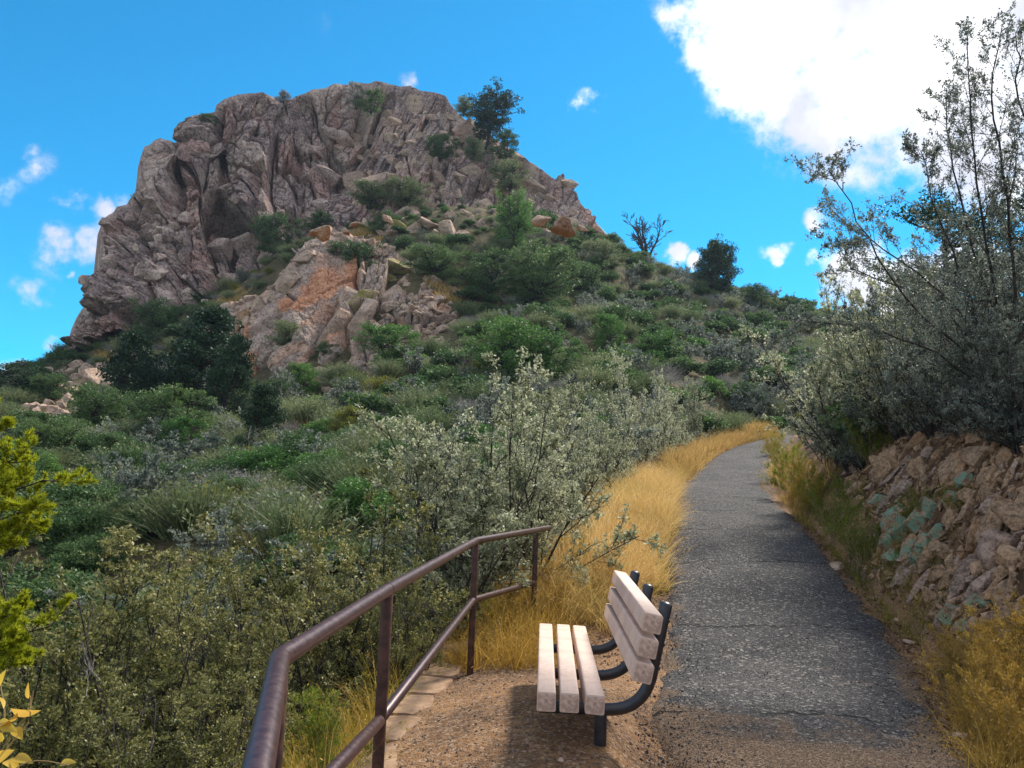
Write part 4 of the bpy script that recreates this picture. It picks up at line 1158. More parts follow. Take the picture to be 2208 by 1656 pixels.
big = [  # px, py, w, h, tilt, kind
 (2150, 1128, 92, 74, 20, 'b'), (2200, 1120, 60, 90, 70, 'b'), (2150, 1192, 70, 70, 60, 'g'), (2195, 1210, 54, 66, 80, 'b'), (2110, 1160, 60, 36, 40, 'b'), (2172, 1232, 44, 30, 10, 'b'), (2125, 1228, 54, 28, 5, 'b'),
 (2060, 1015, 74, 54, 30, 'b'), (1990, 1010, 50, 44, 50, 'b'), (2110, 1000, 60, 52, -60, 'b'), (2140, 1060, 66, 26, 5, 'b'), (2130, 1042, 56, 30, 0, 'b'), (2095, 1072, 34, 28, -20, 'b'), (2045, 1190, 40, 60, 75, 'b'), (2085, 1105, 60, 32, 38, 'b'), (2060, 1120, 60, 30, 38, 'b'),
 (1950, 1150, 48, 34, 30, 'l'), (1985, 1140, 44, 40, 20, 'l'), (1960, 1185, 52, 30, 34, 'l'), (2005, 1165, 40, 34, 50, 'l'), (2030, 1140, 40, 30, 40, 'l'), (1930, 1195, 36, 30, 40, 'l'), (1935, 1120, 56, 44, 35, 'l'), (2005, 1110, 46, 40, 50, 'l'), (2055, 1068, 30, 56, 45, 'l'), (2080, 1040, 34, 40, 60, 'l'), (1925, 1160, 50, 40, 40, 'l'), (1985, 1190, 60, 30, 30, 'l'), (1905, 1085, 30, 36, 60, 'l'), (2000, 1220, 50, 20, 20, 'b'),
 (2055, 1330, 44, 40, 50, 'l'), (2100, 1305, 40, 44, 50, 'l'), (2130, 1310, 26, 30, 60, 'l'), (2080, 1345, 34, 26, 40, 'l'),
 (1990, 1262, 80, 26, 42, 'g'), (2080, 1235, 90, 44, 36, 'g'), (2120, 1270, 90, 40, 30, 'g'), (2170, 1290, 70, 40, 20, 'b'), (2010, 1288, 30, 34, 70, 'b'), (1980, 1290, 22, 20, 20, 'b'), (2022, 1312, 44, 16, 28, 'b'), (2060, 1290, 50, 16, 40, 'g'),
 (2190, 1330, 60, 50, 40, 'b'), (2185, 1375, 50, 30, 10, 'b'), (2110, 1350, 60, 30, 30, 'g'), (2150, 1345, 40, 40, 60, 'b'),
 (1930, 1010, 34, 30, 60, 'b'), (1895, 1000, 26, 44, 60, 'b'), (1940, 1045, 70, 16, 50, 'g'), (1960, 1035, 80, 14, 48, 'g'), (1925, 1030, 70, 14, 52, 'g'), (1840, 1035, 20, 28, 70, 'b'), (2096, 955, 26, 22, 10, 'b'),
 (1945, 1240, 60, 24, 40, 'g'), (2000, 1245, 44, 26, 50, 'b'), (2045, 1250, 50, 22, 55, 'b'), (2060, 1212, 40, 14, 52, 'g')]
for x, y, w, h, t, kd in big:
    bank_rock(x, y, w*1.12, h*1.12, dict(b=kb, g=kg, l=kl)[kd], t, .5, .26)
regb = [(1800, 1040), (1840, 1000), (1930, 970), (2040, 960), (2110, 930), (2230, 960), (2230, 1400), (2150, 1390), (2000, 1340), (1930, 1230), (1880, 1130), (1840, 1090)]
for x, y, s in poly_scatter(235, regb, .34, 12, 52, rgr, 2.0):
    bank_rock(x, y, s*rgr.uniform(1.1, 2.0), s*rgr.uniform(.5, 1.0), kb if rgr.random() < .8 else kg, 38+rgr.normal(0, 22), .5, .3)
# smaller broken stone filling the bank between them, too small to pick apart
def chips(name, n, pts, s0, s1, mat, label=None, parent=None, seed=0, flat=.6, cat_=None, up=None):
    rg = np.random.default_rng(seed)
    protos = []
    for i in range(8):
        m_ = rock_mesh(900+i+seed, mat, 9, .6, 0, 0, 0)
        v = np.array([q.co for q in m_.vertices]); f = []
        m_.calc_loop_triangles(); f = np.array([t.vertices[:] for t in m_.loop_triangles]); protos.append((v, f)); bpy.data.meshes.remove(m_)
    parts = []
    s = s0+(s1-s0)*rg.random(n)**3
    q = rg.normal(size=(n, 4)); q /= np.linalg.norm(q, axis=1)[:, None]
    w, x, y, z = q.T
    Rm = np.stack([1-2*(y*y+z*z), 2*(x*y-z*w), 2*(x*z+y*w), 2*(x*y+z*w), 1-2*(x*x+z*z), 2*(y*z-x*w), 2*(x*z-y*w), 2*(y*z+x*w), 1-2*(x*x+y*y)], -1).reshape(-1, 3, 3)
    which = rg.integers(0, 8, n)
    for k_ in range(8):
        m_ = which == k_; v, f = protos[k_]
        vv = np.einsum('nij,vj->nvi', Rm[m_], v*np.array([1.3, 1, flat]))*s[m_][:, None, None]+pts[m_][:, None]
        parts.append((vv.reshape(-1, 3), (f[None]+(np.arange(m_.sum())*len(v))[:, None, None]).reshape(-1, 3)))
    V, T = cat(parts)
    if parent is not None: V = V-np.array(parent.location)
    o = link(name, mesh(name, V, T, [mat]), parent)
    tag(o, label, cat_, kind='stuff'); return o
def bank_pts(n, rg, y0, y1, a0, a1):
    yy = rg.uniform(y0, y1, n*3); xx = rg.uniform(1.8, 8, n*3)
    sd, _, yt = trail_frame(xx, yy); te = np.interp(yt, [0, 4, 6.5, 9, 14], [1.6, 1.42, 1.28, 1.22, 1.2])
    k_ = (sd > te+a0) & (sd < te+a1); xx, yy = xx[k_][:n], yy[k_][:n]
    return np.stack([xx, yy, ground(xx, yy)], -1)
p_ = bank_pts(6500, rgr, 3.5, 12.5, 0.0, 1.5)
chips('rubble', len(p_), p_, .02, .12, M['bank_rock'], parent=bank, seed=1)
# ------------------------------------------------------------------ foreground plants
def base_at(px, d):
    q = P(px, 1000, d); return np.array([q[0], q[1], gz(q[0], q[1])])
def top_h(px, py, d, g): return P(px, py, d)[2]-g
mahog = []
for i in range(4):
    mahog.append(shrub(500+i, 1.0, .7, 15, 10, 6, 3, 10, .0112, .5, .6, .05, .14, .42, .03, .0065, 5, .3, (.40, .42, .5), jag=.4))
mah_silver = [(mesh('stem', *w, [M['bark']], smooth=True), mesh('foliage', *f, [M['silver']])) for w, f in mahog]
mah_olive = []
for a, b in mah_silver:
    c = b.copy(); c.name = 'foliage'; c.materials.clear(); c.materials.append(M['silver_dark']); mah_olive.append((a, c))
mah_blue = []
for a, b in mah_silver:
    c = b.copy(); c.name = 'foliage'; c.materials.clear(); c.materials.append(M['blue_leaf']); mah_blue.append((a, c))
print('mahogany faces', [len(b.polygons) for a, b in mah_silver], [len(a.polygons) for a, b in mah_silver])
near = [ # px, depth, top py, width factor, variant, set, label
 (1105, 9.0, 748, 1.0, 0, 's', 'tallest pale silver leaved shrub, in the middle behind the far end of the handrail'),
 (1215, 9.9, 800, .9, 1, 's', 'pale silvery shrub just right of the tallest one, over the golden grass'),
 (955, 8.4, 850, 1.05, 2, 's', 'silvery shrub with a pale leaning crown left of the tallest one'),
 (1000, 8.0, 960, .95, 3, 's', 'dense olive silver shrub directly behind the corner of the handrail'),
 (850, 7.4, 985, 1.0, 0, 'o', 'dark olive shrub with spreading branches above the long handrail span'),
 (735, 6.6, 1085, 1.05, 1, 'o', 'dark twiggy olive shrub behind the middle of the handrail'),
 (880, 6.3, 1170, .85, 2, 'o', 'low dark shrub with crooked bare twigs hanging under the handrail'),
 (620, 6.0, 1165, .95, 3, 'o', 'olive shrub with pale tips left of the handrail bend'),
 (480, 6.4, 1180, 1.0, 0, 'o', 'olive green small leaved shrub in the lower left with several pointed tips'),
 (350, 5.8, 1195, 1.0, 1, 'o', 'broad small leaved shrub in the lower left below the dark brush'),
 (225, 6.2, 1230, .95, 2, 'o', 'small leaved shrub with upright sprays near the lower left pine branch'),
 (110, 5.6, 1330, 1.0, 3, 'o', 'shadowed shrub at the lower left edge behind the yellow leaves'),
 (470, 4.5, 1390, 1.1, 2, 'o', 'dark tangled shrub with grey dead stems left of the near handrail post'),
 (270, 4.2, 1440, 1.1, 0, 'o', 'dark shrub filling the bottom left corner beside the yellow leaves'),
 (600, 5.0, 1330, .9, 1, 'o', 'dark shrub seen over the near corner of the handrail'),
 (60, 4.4, 1500, 1.0, 1, 'o', 'shaded shrub at the very bottom left behind the yellow leafed twig'),
 (1215, 12, 790, .8, 2, 's', 'nearest pale shrub standing along the left verge of the trail'),
 (1270, 14.5, 800, .8, 0, 's', 'second pale shrub along the left verge of the trail'),
 (1395, 23, 756, .62, 3, 's', 'tall narrow silver shrub along the trail verge with the highest tip of its row'),
 (1335, 18, 800, .75, 1, 's', 'rounded silvery shrub beside the golden grass half way up the trail'),
 (1455, 28, 792, .7, 0, 's', 'silvery shrub near the far bend of the trail'),
 (1520, 33, 800, .7, 2, 's', 'last silver shrub before the trail bends out of sight'),
 (1160, 11, 900, .9, 3, 'b', 'shaded blue green shrub at the foot of the pale row above the golden grass'),
 (1300, 20, 850, .9, 1, 'b', 'shaded blue grey shrub under the row of pale trailside shrubs'),
 (1420, 31, 840, .9, 3, 'b', 'dark blue grey shrub behind the middle of the golden grass verge'),
 (1630, 43, 800, 1.0, 3, 'b', 'blue green shrub above the far end of the trail'),
 (1700, 45, 775, 1.1, 1, 'b', 'dark shrub standing right where the trail disappears'),
 (760, 9.0, 1120, .9, 3, 'o', 'dark olive shrub deep behind the handrail below the brushy slope'),
 (560, 8.6, 1170, .9, 2, 'o', 'dull olive shrub on the drop behind the lower left shrubs'),
 (300, 9.5, 1090, 1.1, 2, 'o', 'olive shrub in the hollow left of the low dark oak'),
 (400, 11.5, 1075, 1.1, 0, 'b', 'blue green shrub deep in the hollow below the fallen branch'),
 (180, 10, 1110, 1.1, 1, 'o', 'olive shrub between the pine sapling and the low dark oak'),
 (1060, 8.4, 1060, .75, 1, 'o', 'low olive shrub behind the last handrail post'),
]
SETS = dict(s=mah_silver, o=mah_olive, b=mah_blue)
rgv = np.random.default_rng(3)
for px_, d_, top, wf, vi, st, lab in near:
    b = base_at(px_, d_)
    sd_ = trail_frame([b[0]], [b[1]])[0][0]
    if d_ > 8.5 and d_ < 40 and sd_ > -2.8: b[0] -= 2.8+sd_; b[2] = gz(b[0], b[1])
    H = top_h(px_, top, d_, b[2])*.92
    e, _ = thing2('shrub', None, None, None, b-np.array([0, 0, .06]), rgv.uniform(0, 6.28), 1, lab, 'shrub', meshes=SETS[st][vi])
    e.scale = (H*wf*1.08, H*wf*1.08, H)

# ------------------------------------------------------------------ trees and shrubs right of the trail
def guided(seed, limbs, n1, n2, n3, nl, leaf, r0, lr=(.28, .45, .5), ang=.6, up=.08, aspect=.5, mats=None, k=14, wig=.13):
    """limbs: lists of (px, py, depth), thick end first; side branches, twigs and leaves grow from them"""
    rg = np.random.default_rng(seed)
    PL = []
    for L in limbs:
        q = np.array([P(x, y, d) for x, y, d in L]); PL.append(spline(q, k) if len(q) > 2 else np.linspace(q[0], q[-1], k))
    PL = np.stack(PL); PL[:, 1:-1] += rg.normal(0, .012, PL[:, 1:-1].shape)
    LL = np.linalg.norm(np.diff(PL, axis=1), axis=-1).sum(1)
    RR = r0*LL/LL.max()
    parts = [tube_arrays(PL, RR[:, None]*np.linspace(1, .12, k)[None]+.0025, 6)]
    P1, R1, L1 = children(rg, PL, RR, LL, n1, lr[0], ang, wig, up, .12, .4, .55)
    parts.append(tube_arrays(P1, radii(R1), 4))
    P2, R2, L2 = children(rg, P1, R1, L1, n2, lr[1], ang, wig, up, .15, .55)
    parts.append(tube_arrays(P2, radii(R2), 3))
    P3_, R3, L3 = children(rg, P2, R2, L2, n3, lr[2], ang, wig, up, .15, .6)
    parts.append(tube_arrays(P3_[:, ::2], radii(R3)[:, ::2], 3))
    lv = [leaves(rg, P3_, nl, leaf, aspect), leaves(rg, P2, nl*2, leaf, aspect), leaves(rg, P1, nl*3, leaf, aspect, t0=.3), leaves(rg, PL, nl*10, leaf, aspect, t0=.55)]
    return cat(parts), cat(lv)
def place_guided(name, w, f, mats, base, label, cat_):
    e = empty(name, tuple(base), 0, label, cat_)
    b = np.asarray(base)
    link('trunk', mesh('trunk', w[0]-b, w[1], [mats[0]], smooth=True), e); link('foliage', mesh('foliage', f[0]-b, f[1], [mats[1]]), e)
    return e
bR = base_at(2140, 8.2)
root = proj(bR)
rx, ry, rd = [float(q) for q in root]
limbs = [
 [(rx, ry, 8.2), (2100, 780, 8.1), (1980, 680, 7.9), (1900, 560, 7.7), (1845, 460, 7.6), (1785, 362, 7.5)],
 [(rx, ry, 8.2), (2090, 700, 8.3), (1990, 600, 8.3), (1880, 520, 8.2), (1795, 455, 8.2)],
 [(rx, ry, 8.2), (2155, 700, 8.2), (2120, 480, 8.1), (2100, 300, 8.0), (2085, 75, 8.0)],
 [(rx, ry, 8.2), (2190, 620, 8.1), (2165, 400, 8.0), (2140, 220, 7.9), (2160, 60, 7.9)],
 [(rx, ry, 8.2), (2160, 720, 8.4), (2090, 500, 8.4), (2050, 330, 8.5), (2040, 190, 8.5)],
 [(rx, ry, 8.2), (2130, 760, 8.0), (2060, 560, 8.0), (2010, 430, 8.0), (1985, 325, 8.0)],
 [(rx, ry, 8.2), (2080, 800, 7.8), (1960, 735, 7.6), (1830, 700, 7.5), (1680, 690, 7.5)],
 [(rx, ry, 8.2), (2240, 600, 8.0), (2235, 380, 7.9), (2195, 180, 7.8), (2190, 70, 7.8)],
 [(rx, ry, 8.2), (2100, 740, 8.3), (1990, 640, 8.5), (1860, 590, 8.5), (1815, 545, 8.5)],
 [(rx, ry, 8.2), (2260, 700, 8.4), (2290, 450, 8.4), (2300, 250, 8.4), (2280, 90, 8.4)]]
w, f = guided(61, limbs, 28, 9, 5, 4, .021, .017, (.24, .42, .45), .62, .05)
place_guided('mahogany_tree', w, f, (M['bark'], M['blue_leaf']), bR, 'tall open mountain mahogany at the right edge with long arching twigs against the sky', 'tree')
print('guided', len(f[1]), len(w[1]))
right = [ # px, depth, top, width, variant, set
 (1765, 12.5, 600, .95, 0, 's', 'backlit silvery twiggy shrub leaning over the trail on the right bank'),
 (1850, 11.0, 575, .95, 2, 's', 'silver grey shrub with a glowing rim right of the trail end'),
 (1720, 15, 720, .9, 1, 'b', 'low blue grey shrub hanging over the right edge of the far trail'),
 (1800, 10.5, 720, .95, 3, 'b', 'dark blue green shrub above the first stones of the bank'),
 (1930, 9.6, 600, .9, 1, 'b', 'dense blue grey shrub in the middle of the right bank'),
 (2040, 9.0, 560, .85, 0, 'b', 'tall dense blue grey shrub under the arching tree at right'),
 (2170, 8.6, 560, .9, 2, 'b', 'dark dense shrub at the right edge above the stones'),
 (1900, 8.6, 760, .85, 3, 'b', 'shaded shrub just above the grey slanting slabs of the bank'),
 (2050, 8.0, 770, .8, 1, 'b', 'shaded shrub with bare dark stems above the brown boulders'),
 (2200, 7.2, 700, .8, 0, 'b', 'deeply shaded shrub at the far right over the bank'),
 (2180, 10.5, 430, .85, 3, 'b', 'tall shrub behind the arching tree at the right edge'),
 (1990, 12.5, 560, .9, 2, 'b', 'shrub on the slope behind the middle of the right bank'),
 (2090, 12.5, 500, .9, 1, 'b', 'high shrub on the slope behind the right hand tree'),
 (2100, 7.2, 690, .9, 2, 'b', 'nearest dense dark shrub hanging over the brown boulders of the bank'),
 (1975, 8.2, 650, .85, 0, 'b', 'dark shrub with pale twig tips directly under the arching tree'),
 (1740, 17, 820, .9, 0, 'b', 'round dark shrub on the bare mound of the far bank'),
 (1700, 22, 840, .9, 3, 'b', 'dark shrub on top of the bank at the trail bend'),
 (1790, 14, 830, .9, 2, 'b', 'low dense shrub covering the mound above the trail edge weeds'),
 (1860, 12, 800, .9, 1, 'b', 'dense shrub behind the tall yellow green bush'),
 (1680, 26, 850, .9, 1, 'b', 'last dark shrub on the right before the trail bends'),
 (1790, 10.2, 655, .8, 2, 's', 'pale backlit shrub spreading over the start of the stone bank'),
 (1715, 13.5, 690, .85, 3, 's', 'pale shrub with sunlit tips closest to the middle of the trail on the right'),
 (1680, 20, 790, .8, 2, 'b', 'small blue grey shrub above the bend on the right side of the trail'),
 (2290, 8.0, 520, .9, 0, 'b', 'shrub growing beyond the right edge of the bank'),
]
for px_, d_, top, wf, vi, st, lab in right:
    b = base_at(px_, d_)
    sd_ = trail_frame([b[0]], [b[1]])[0][0]
    lim_ = 2.15 if d_ < 12 else 1.8 if d_ < 15.5 else 2.5
    if sd_ < lim_: b[0] += lim_-sd_; b[2] = gz(b[0], b[1])
    H = top_h(px_, top, d_, b[2])*1.02
    e, _ = thing2('shrub', None, None, None, b-np.array([0, 0, .06]), rgv.uniform(0, 6.28), 1, lab, 'shrub', meshes=SETS[st][vi])
    e.scale = (max(H, 1.6)*wf, max(H, 1.6)*wf, H)
# pine behind them
def crown_round(t): return math.sin(min(1, (t*.9+.14))*math.pi)**.55
def crown_cone(t): return (1-t)**.7*.95+.12
def crown_flat(t): return .55+.45*t if t < .8 else 1.0-(t-.8)*2.2
w, f = tree(71, 5.4, 4.2, .25, crown_round, 60, .34, 130, .060, .11, .7)
b = base_at(2060, 14.5); H = top_h(2060, 395, 14.5, b[2])
thing2('pine_tree', w, f, (M['bark'], M['pine']), b, 1.0, H/5.4, 'dark pine crown showing behind the arching tree at the right', 'tree', parts=('trunk', 'crown'))
b = base_at(2230, 13); H = top_h(2230, 380, 13, b[2])
thing2('pine_tree', w, f, (M['bark'], M['pine']), b, 3.0, H/5.4, 'second dark pine crown at the right picture edge, half hidden by twigs', 'tree', parts=('trunk', 'crown'))

# ------------------------------------------------------------------ yellow green pine reaching in at the left edge
def needles(rg, PP, n, L, w):
    N = len(PP); idx = np.repeat(np.arange(N), n)
    t = rg.uniform(.35, 1, len(idx))*(PP.shape[1]-1-1e-6); i = t.astype(int); fr = (t-i)[:, None]
    s = PP[idx, i]*(1-fr)+PP[idx, i+1]*fr; tan = unit(PP[idx, i+1]-PP[idx, i])
    d = unit(tan*.8+rg.normal(0, .55, s.shape)+np.array([0, 0, .25]))
    V, q, _ = blades(rg, s, d, L*rg.uniform(.6, 1.2, len(idx)), w, 2, 0, 0)
    return V, q
def needle_limb(seed, limbs, r0, n1, n2, nn, L, w, lr=(.30, .42)):
    rg = np.random.default_rng(seed)
    PL = np.stack([spline(np.array([P(x, y, d) for x, y, d in Lm]), 10) for Lm in limbs])
    LL = np.linalg.norm(np.diff(PL, axis=1), axis=-1).sum(1); RR = np.full(len(PL), r0)
    parts = [tube_arrays(PL, RR[:, None]*np.linspace(1, .25, 10)[None], 6)]
    P1, R1, L1 = children(rg, PL, RR, LL, n1, lr[0], .75, .08, .06, .3, .5); parts.append(tube_arrays(P1, radii(R1), 4))
    P2, R2, L2 = children(rg, P1, R1, L1, n2, lr[1], .7, .08, .12, .2, .6); parts.append(tube_arrays(P2, radii(R2), 3))
    return cat(parts), cat([needles(rg, P2, nn, L, w), needles(rg, P1, nn, L, w), needles(rg, PL, nn, L, w)])
bx, by, bd = -330, 1560, 4.6
limbs = [[(bx, by, bd), (-240, 1250, 4.6), (-150, 1080, 4.5), (-15, 925, 4.5)], [(bx, by, bd), (-230, 1230, 4.6), (-130, 1080, 4.5), (40, 985, 4.4)],
         [(bx, by, bd), (-220, 1240, 4.5), (-90, 1110, 4.4), (95, 1035, 4.3)], [(bx, by, bd), (-210, 1250, 4.5), (-100, 1160, 4.4), (75, 1095, 4.3)],
         [(bx, by, bd), (-230, 1280, 4.5), (-120, 1200, 4.4), (30, 1165, 4.3)], [(bx, by, bd), (-220, 1400, 4.5), (-110, 1370, 4.4), (25, 1325, 4.3)],
         [(bx, by, bd), (-220, 1420, 4.4), (-80, 1400, 4.3), (110, 1350, 4.2)], [(bx, by, bd), (-220, 1440, 4.4), (-80, 1430, 4.3), (50, 1400, 4.2)], [(bx, by, bd), (-260, 1150, 4.7), (-190, 1020, 4.7), (-90, 930, 4.6)]]
w, f = needle_limb(81, limbs, .014, 36, 10, 60, .030, .0055, (.20, .30))
place_guided('pine_sapling', w, f, (M['bark'], M['gold_pine']), P(bx, by, bd), 'sunlit yellow green pine branches reaching in from the left edge', 'tree')
# twig with big yellow leaves, close to the camera
rg = np.random.default_rng(9)
st_ = [[(-30, 1700, 1.35), (10, 1620, 1.32), (60, 1560, 1.3), (66, 1500, 1.3)], [(-30, 1700, 1.35), (0, 1600, 1.33), (10, 1540, 1.32), (0, 1470, 1.32)],
       [(-30, 1720, 1.3), (30, 1660, 1.27), (80, 1640, 1.25), (150, 1650, 1.25)], [(-40, 1700, 1.4), (20, 1590, 1.38), (60, 1540, 1.36), (72, 1490, 1.36)]]
PL = np.stack([spline(np.array([P(*q) for q in L]), 10) for L in st_])
wood = tube_arrays(PL, np.full((4, 10), .0016)*np.linspace(1, .5, 10), 5)
def big_leaf(c, d, n_, L, wd):
    d = unit(d); s = unit(np.cross(d, n_)); n_ = np.cross(s, d)
    t = np.linspace(0, 1, 7); prof = np.sin(np.pi*t**.8)**.8*wd*.5
    mid = c+d*(t*L)[:, None]-n_*((t-.3)**2*L*.35)[:, None]
    l, r_ = mid+s*prof[:, None]+n_*(prof*.35)[:, None], mid-s*prof[:, None]+n_*(prof*.35)[:, None]
    V = np.concatenate([l, mid, r_]); i = np.arange(7)
    q = np.concatenate([np.stack([i[:-1], i[1:], i[1:]+7, i[:-1]+7], 1), np.stack([i[:-1]+7, i[1:]+7, i[1:]+14, i[:-1]+14], 1)])
    return V, q
tw = empty('leafy_twig', tuple(P(-30, 1700, 1.35)), 0, 'twig with large glossy yellow leaves in the bottom left corner, closest to the camera', 'twig')
link('stem', mesh('stem', wood[0]-np.array(tw.location), wood[1], [M['straw']], smooth=True), tw)
for (x, y, ex, ey, wpx) in ((20, 1530, 78, 1542, 24), (0, 1560, 40, 1548, 26), (30, 1570, 46, 1590, 22), (-5, 1555, 30, 1575, 24), (-10, 1500, 14, 1520, 20), (30, 1632, 66, 1640, 22), (10, 1640, 40, 1656, 26), (128, 1648, 158, 1640, 16),
                            (-5, 1480, 6, 1450, 14), (60, 1508, 58, 1478, 9), (5, 1600, -20, 1570, 22), (-10, 1640, 20, 1620, 24)):
    a, c_ = P(x, y, 1.31), P(ex, ey, 1.29)
    V, q = big_leaf(a-np.array(tw.location), c_-a, unit(EYE-a)+rg.normal(0, .4, 3), np.linalg.norm(c_-a), wpx*1.3/F)
    link('leaf', mesh('leaf', V, q, [M['gold_leaf']], smooth=True), tw)

# ------------------------------------------------------------------ far trees
T_pine = tree(101, 8, 6.2, .12, lambda t: (1-t)**.5*.9+.12 if t > .3 else .8, 110, .55, 75, .20, .16, .7)
T_round = tree(103, 7, 7.4, .06, crown_round, 190, .60, 70, .19, .22, .6, split=3)
T_flat = tree(105, 6, 7.0, .34, crown_flat, 90, .62, 90, .17, .20, .38, wander=.10, split=2)
T_jun = tree(107, 5, 4.4, .05, crown_round, 90, .38, 75, .14, .12, .8, split=3)
T_jun2 = tree(109, 5, 5.2, .02, crown_round, 90, .42, 75, .15, .12, .8, split=4)
def mm(T, mt): return (mesh('trunk', *T[0], [M['bark']], smooth=True), mesh('crown', *T[1], [M[mt]]))
TM = dict(pine=(mm(T_pine, 'pine'), 8, 6.2), round=(mm(T_round, 'pine'), 7, 7.4), flat=(mm(T_flat, 'pine'), 6, 7.0), jun=(mm(T_jun, 'juniper'), 5, 4.4), jun2=(mm(T_jun2, 'juniper'), 5, 5.2), oak=(mm(T_jun2, 'oak'), 5, 5.2), oak2=(mm(T_jun, 'oak'), 5, 4.4), olive=(mm(T_jun, 'olive'), 5, 4.4), broomt=(mm(T_jun2, 'broom'), 5, 5.2), sage=(mm(T_jun, 'sage'), 5, 4.4))
def far_tree(kind, px_, top, base, wpx, label, name='tree', d=None, cat_='tree', sink=.1):
    meshes, H0, W0 = TM[kind]
    if d is None:
        p, ok = hit([px_], [base]); p = p[0]; d = float((p-EYE)@_f)
    else: p = P(px_, base, d)
    H = (base-top)*d/F; Wd = wpx*d/F
    e, _ = thing2(name, None, None, None, p-np.array([0, 0, sink*H*.3]), rgv.uniform(0, 6.28), 1, label, cat_, parts=('trunk', 'crown'), meshes=meshes)
    e.scale = (Wd/W0, Wd/W0, H/H0*1.04)
    return e
far_tree('pine', 415, 655, 905, 205, 'largest dark pine at the foot of the cliff, left of the rock outcrop', 'pine_tree')
far_tree('pine', 285, 712, 930, 150, 'dark pine with a lighter pointed top left of the largest pine', 'pine_tree')
far_tree('pine', 480, 720, 925, 120, 'dark pine touching the right side of the largest pine', 'pine_tree')
far_tree('oak', 335, 640, 730, 110, 'dark bush at the cliff foot above the pines', 'bush', cat_='bush')
far_tree('oak2', 350, 830, 960, 150, 'dark green tree below the two pines', 'oak_tree')
far_tree('oak', 200, 830, 960, 150, 'dark oak left of the pines below the pale outcrop', 'oak_tree')
far_tree('oak2', 60, 880, 980, 120, 'dark tree at the left edge above the yellow green pine', 'oak_tree')
far_tree('flat', 1046, 208, 318, 128, 'wind shaped dark pine on the right skyline of the butte', 'pine_tree', d=103)
far_tree('oak2', 1090, 285, 345, 60, 'small dark bush just below the wind shaped pine', 'bush', d=102, cat_='bush')
far_tree('round', 1545, 503, 632, 90, 'round dark tree standing alone on the right ridge line', 'round_tree', sink=.3)
far_tree('jun2', 1110, 412, 540, 96, 'dark green juniper on the spine of the hill below the butte shoulder', 'juniper_tree')
far_tree('oak', 1150, 520, 660, 150, 'large dark green tree mass in the middle of the upper hillside', 'oak_tree')
far_tree('oak2', 1050, 540, 640, 120, 'dark oak to the left of the large tree mass on the upper hillside', 'oak_tree')
far_tree('oak', 940, 530, 600, 120, 'dark oak right of the balanced mossy boulder', 'oak_tree')
far_tree('jun', 850, 700, 800, 120, 'bright green juniper at the lower right corner of the outcrop', 'juniper_tree')
far_tree('jun2', 1085, 690, 830, 170, 'bright green juniper in the middle of the slope behind the silver shrubs', 'juniper_tree')
far_tree('jun', 1180, 720, 830, 110, 'green juniper right beside the bright one behind the silver shrubs', 'juniper_tree')
far_tree('jun', 1318, 676, 775, 74, 'small open green tree on the slope above the trailside shrubs', 'juniper_tree')
far_tree('jun2', 1430, 712, 790, 90, 'rounded green juniper above the middle of the trailside row', 'juniper_tree')
far_tree('jun', 655, 782, 868, 66, 'pointed green juniper at the foot of the grey slabs', 'juniper_tree')
far_tree('oak', 590, 812, 880, 110, 'dark low oak at the foot of the slabs left of the pointed juniper', 'oak_tree')
far_tree('oak2', 690, 460, 500, 60, 'dark bush tucked under the cliff above the grassy ledge', 'bush', d=88, cat_='bush')
far_tree('oak2', 590, 455, 545, 85, 'dark shadowed bush in the gully of the left cliff', 'bush', d=84, cat_='bush')
far_tree('oak', 832, 452, 505, 66, 'round dark shrub on the ledge above the outcrop', 'bush', d=80, cat_='bush')
far_tree('oak2', 800, 195, 245, 50, 'dark bush in the notch of the butte summit', 'bush', d=100, cat_='bush')
far_tree('sage', 768, 180, 235, 46, 'grey purple leafless bush in the summit notch', 'bush', d=101, cat_='bush')
far_tree('oak2', 950, 285, 340, 58, 'dark juniper bush on the sunny slabs of the upper butte', 'bush', d=97, cat_='bush')
far_tree('oak2', 450, 243, 275, 30, 'small bush on top of the second rock pillar', 'bush', d=97, cat_='bush')
far_tree('broomt', 1000, 212, 250, 46, 'small bush on the skyline left of the wind shaped pine', 'bush', d=106, cat_='bush')
far_tree('sage', 612, 200, 222, 34, 'little dry bush on the skyline of the left cliff', 'bush', d=103, cat_='bush')
far_tree('oak', 770, 520, 590, 100, 'dark bush above the orange rock face', 'bush', d=72, cat_='bush')
far_tree('broomt', 618, 690, 760, 76, 'grey green bush growing on the grey slab', 'bush', d=62, cat_='bush')
far_tree('oak', 700, 735, 775, 50, 'dark bush at the base of the leaning fins', 'bush', d=60, cat_='bush')
far_tree('broomt', 1020, 300, 345, 50, 'grey green bush on the slabs below the skyline pine', 'bush', d=98, cat_='bush')
far_tree('broomt', 1100, 340, 410, 80, 'loose grey green bush on the right shoulder of the butte', 'bush', d=98, cat_='bush')
far_tree('broomt', 880, 385, 450, 90, 'grey green bush in the middle of the butte below the pale slabs', 'bush', d=87, cat_='bush')
far_tree('broomt', 800, 395, 450, 90, 'grey green bush under the triangular rock face', 'bush', d=87, cat_='bush')
far_tree('olive', 745, 875, 960, 90, 'yellowish green bush on the slope above the dark olive shrub', 'bush', cat_='bush')
far_tree('jun', 800, 890, 960, 80, 'bright green bush just right of the yellowish one', 'bush', cat_='bush')
far_tree('olive', 880, 830, 880, 60, 'yellow green bush under the grey dead twigs on the slope', 'bush', cat_='bush')
far_tree('round', 55, 785, 868, 110, 'dark rounded tree on the far left skyline', 'tree')
far_tree('oak', 110, 800, 860, 70, 'small dark tree on the left skyline next to the pale outcrop', 'tree')
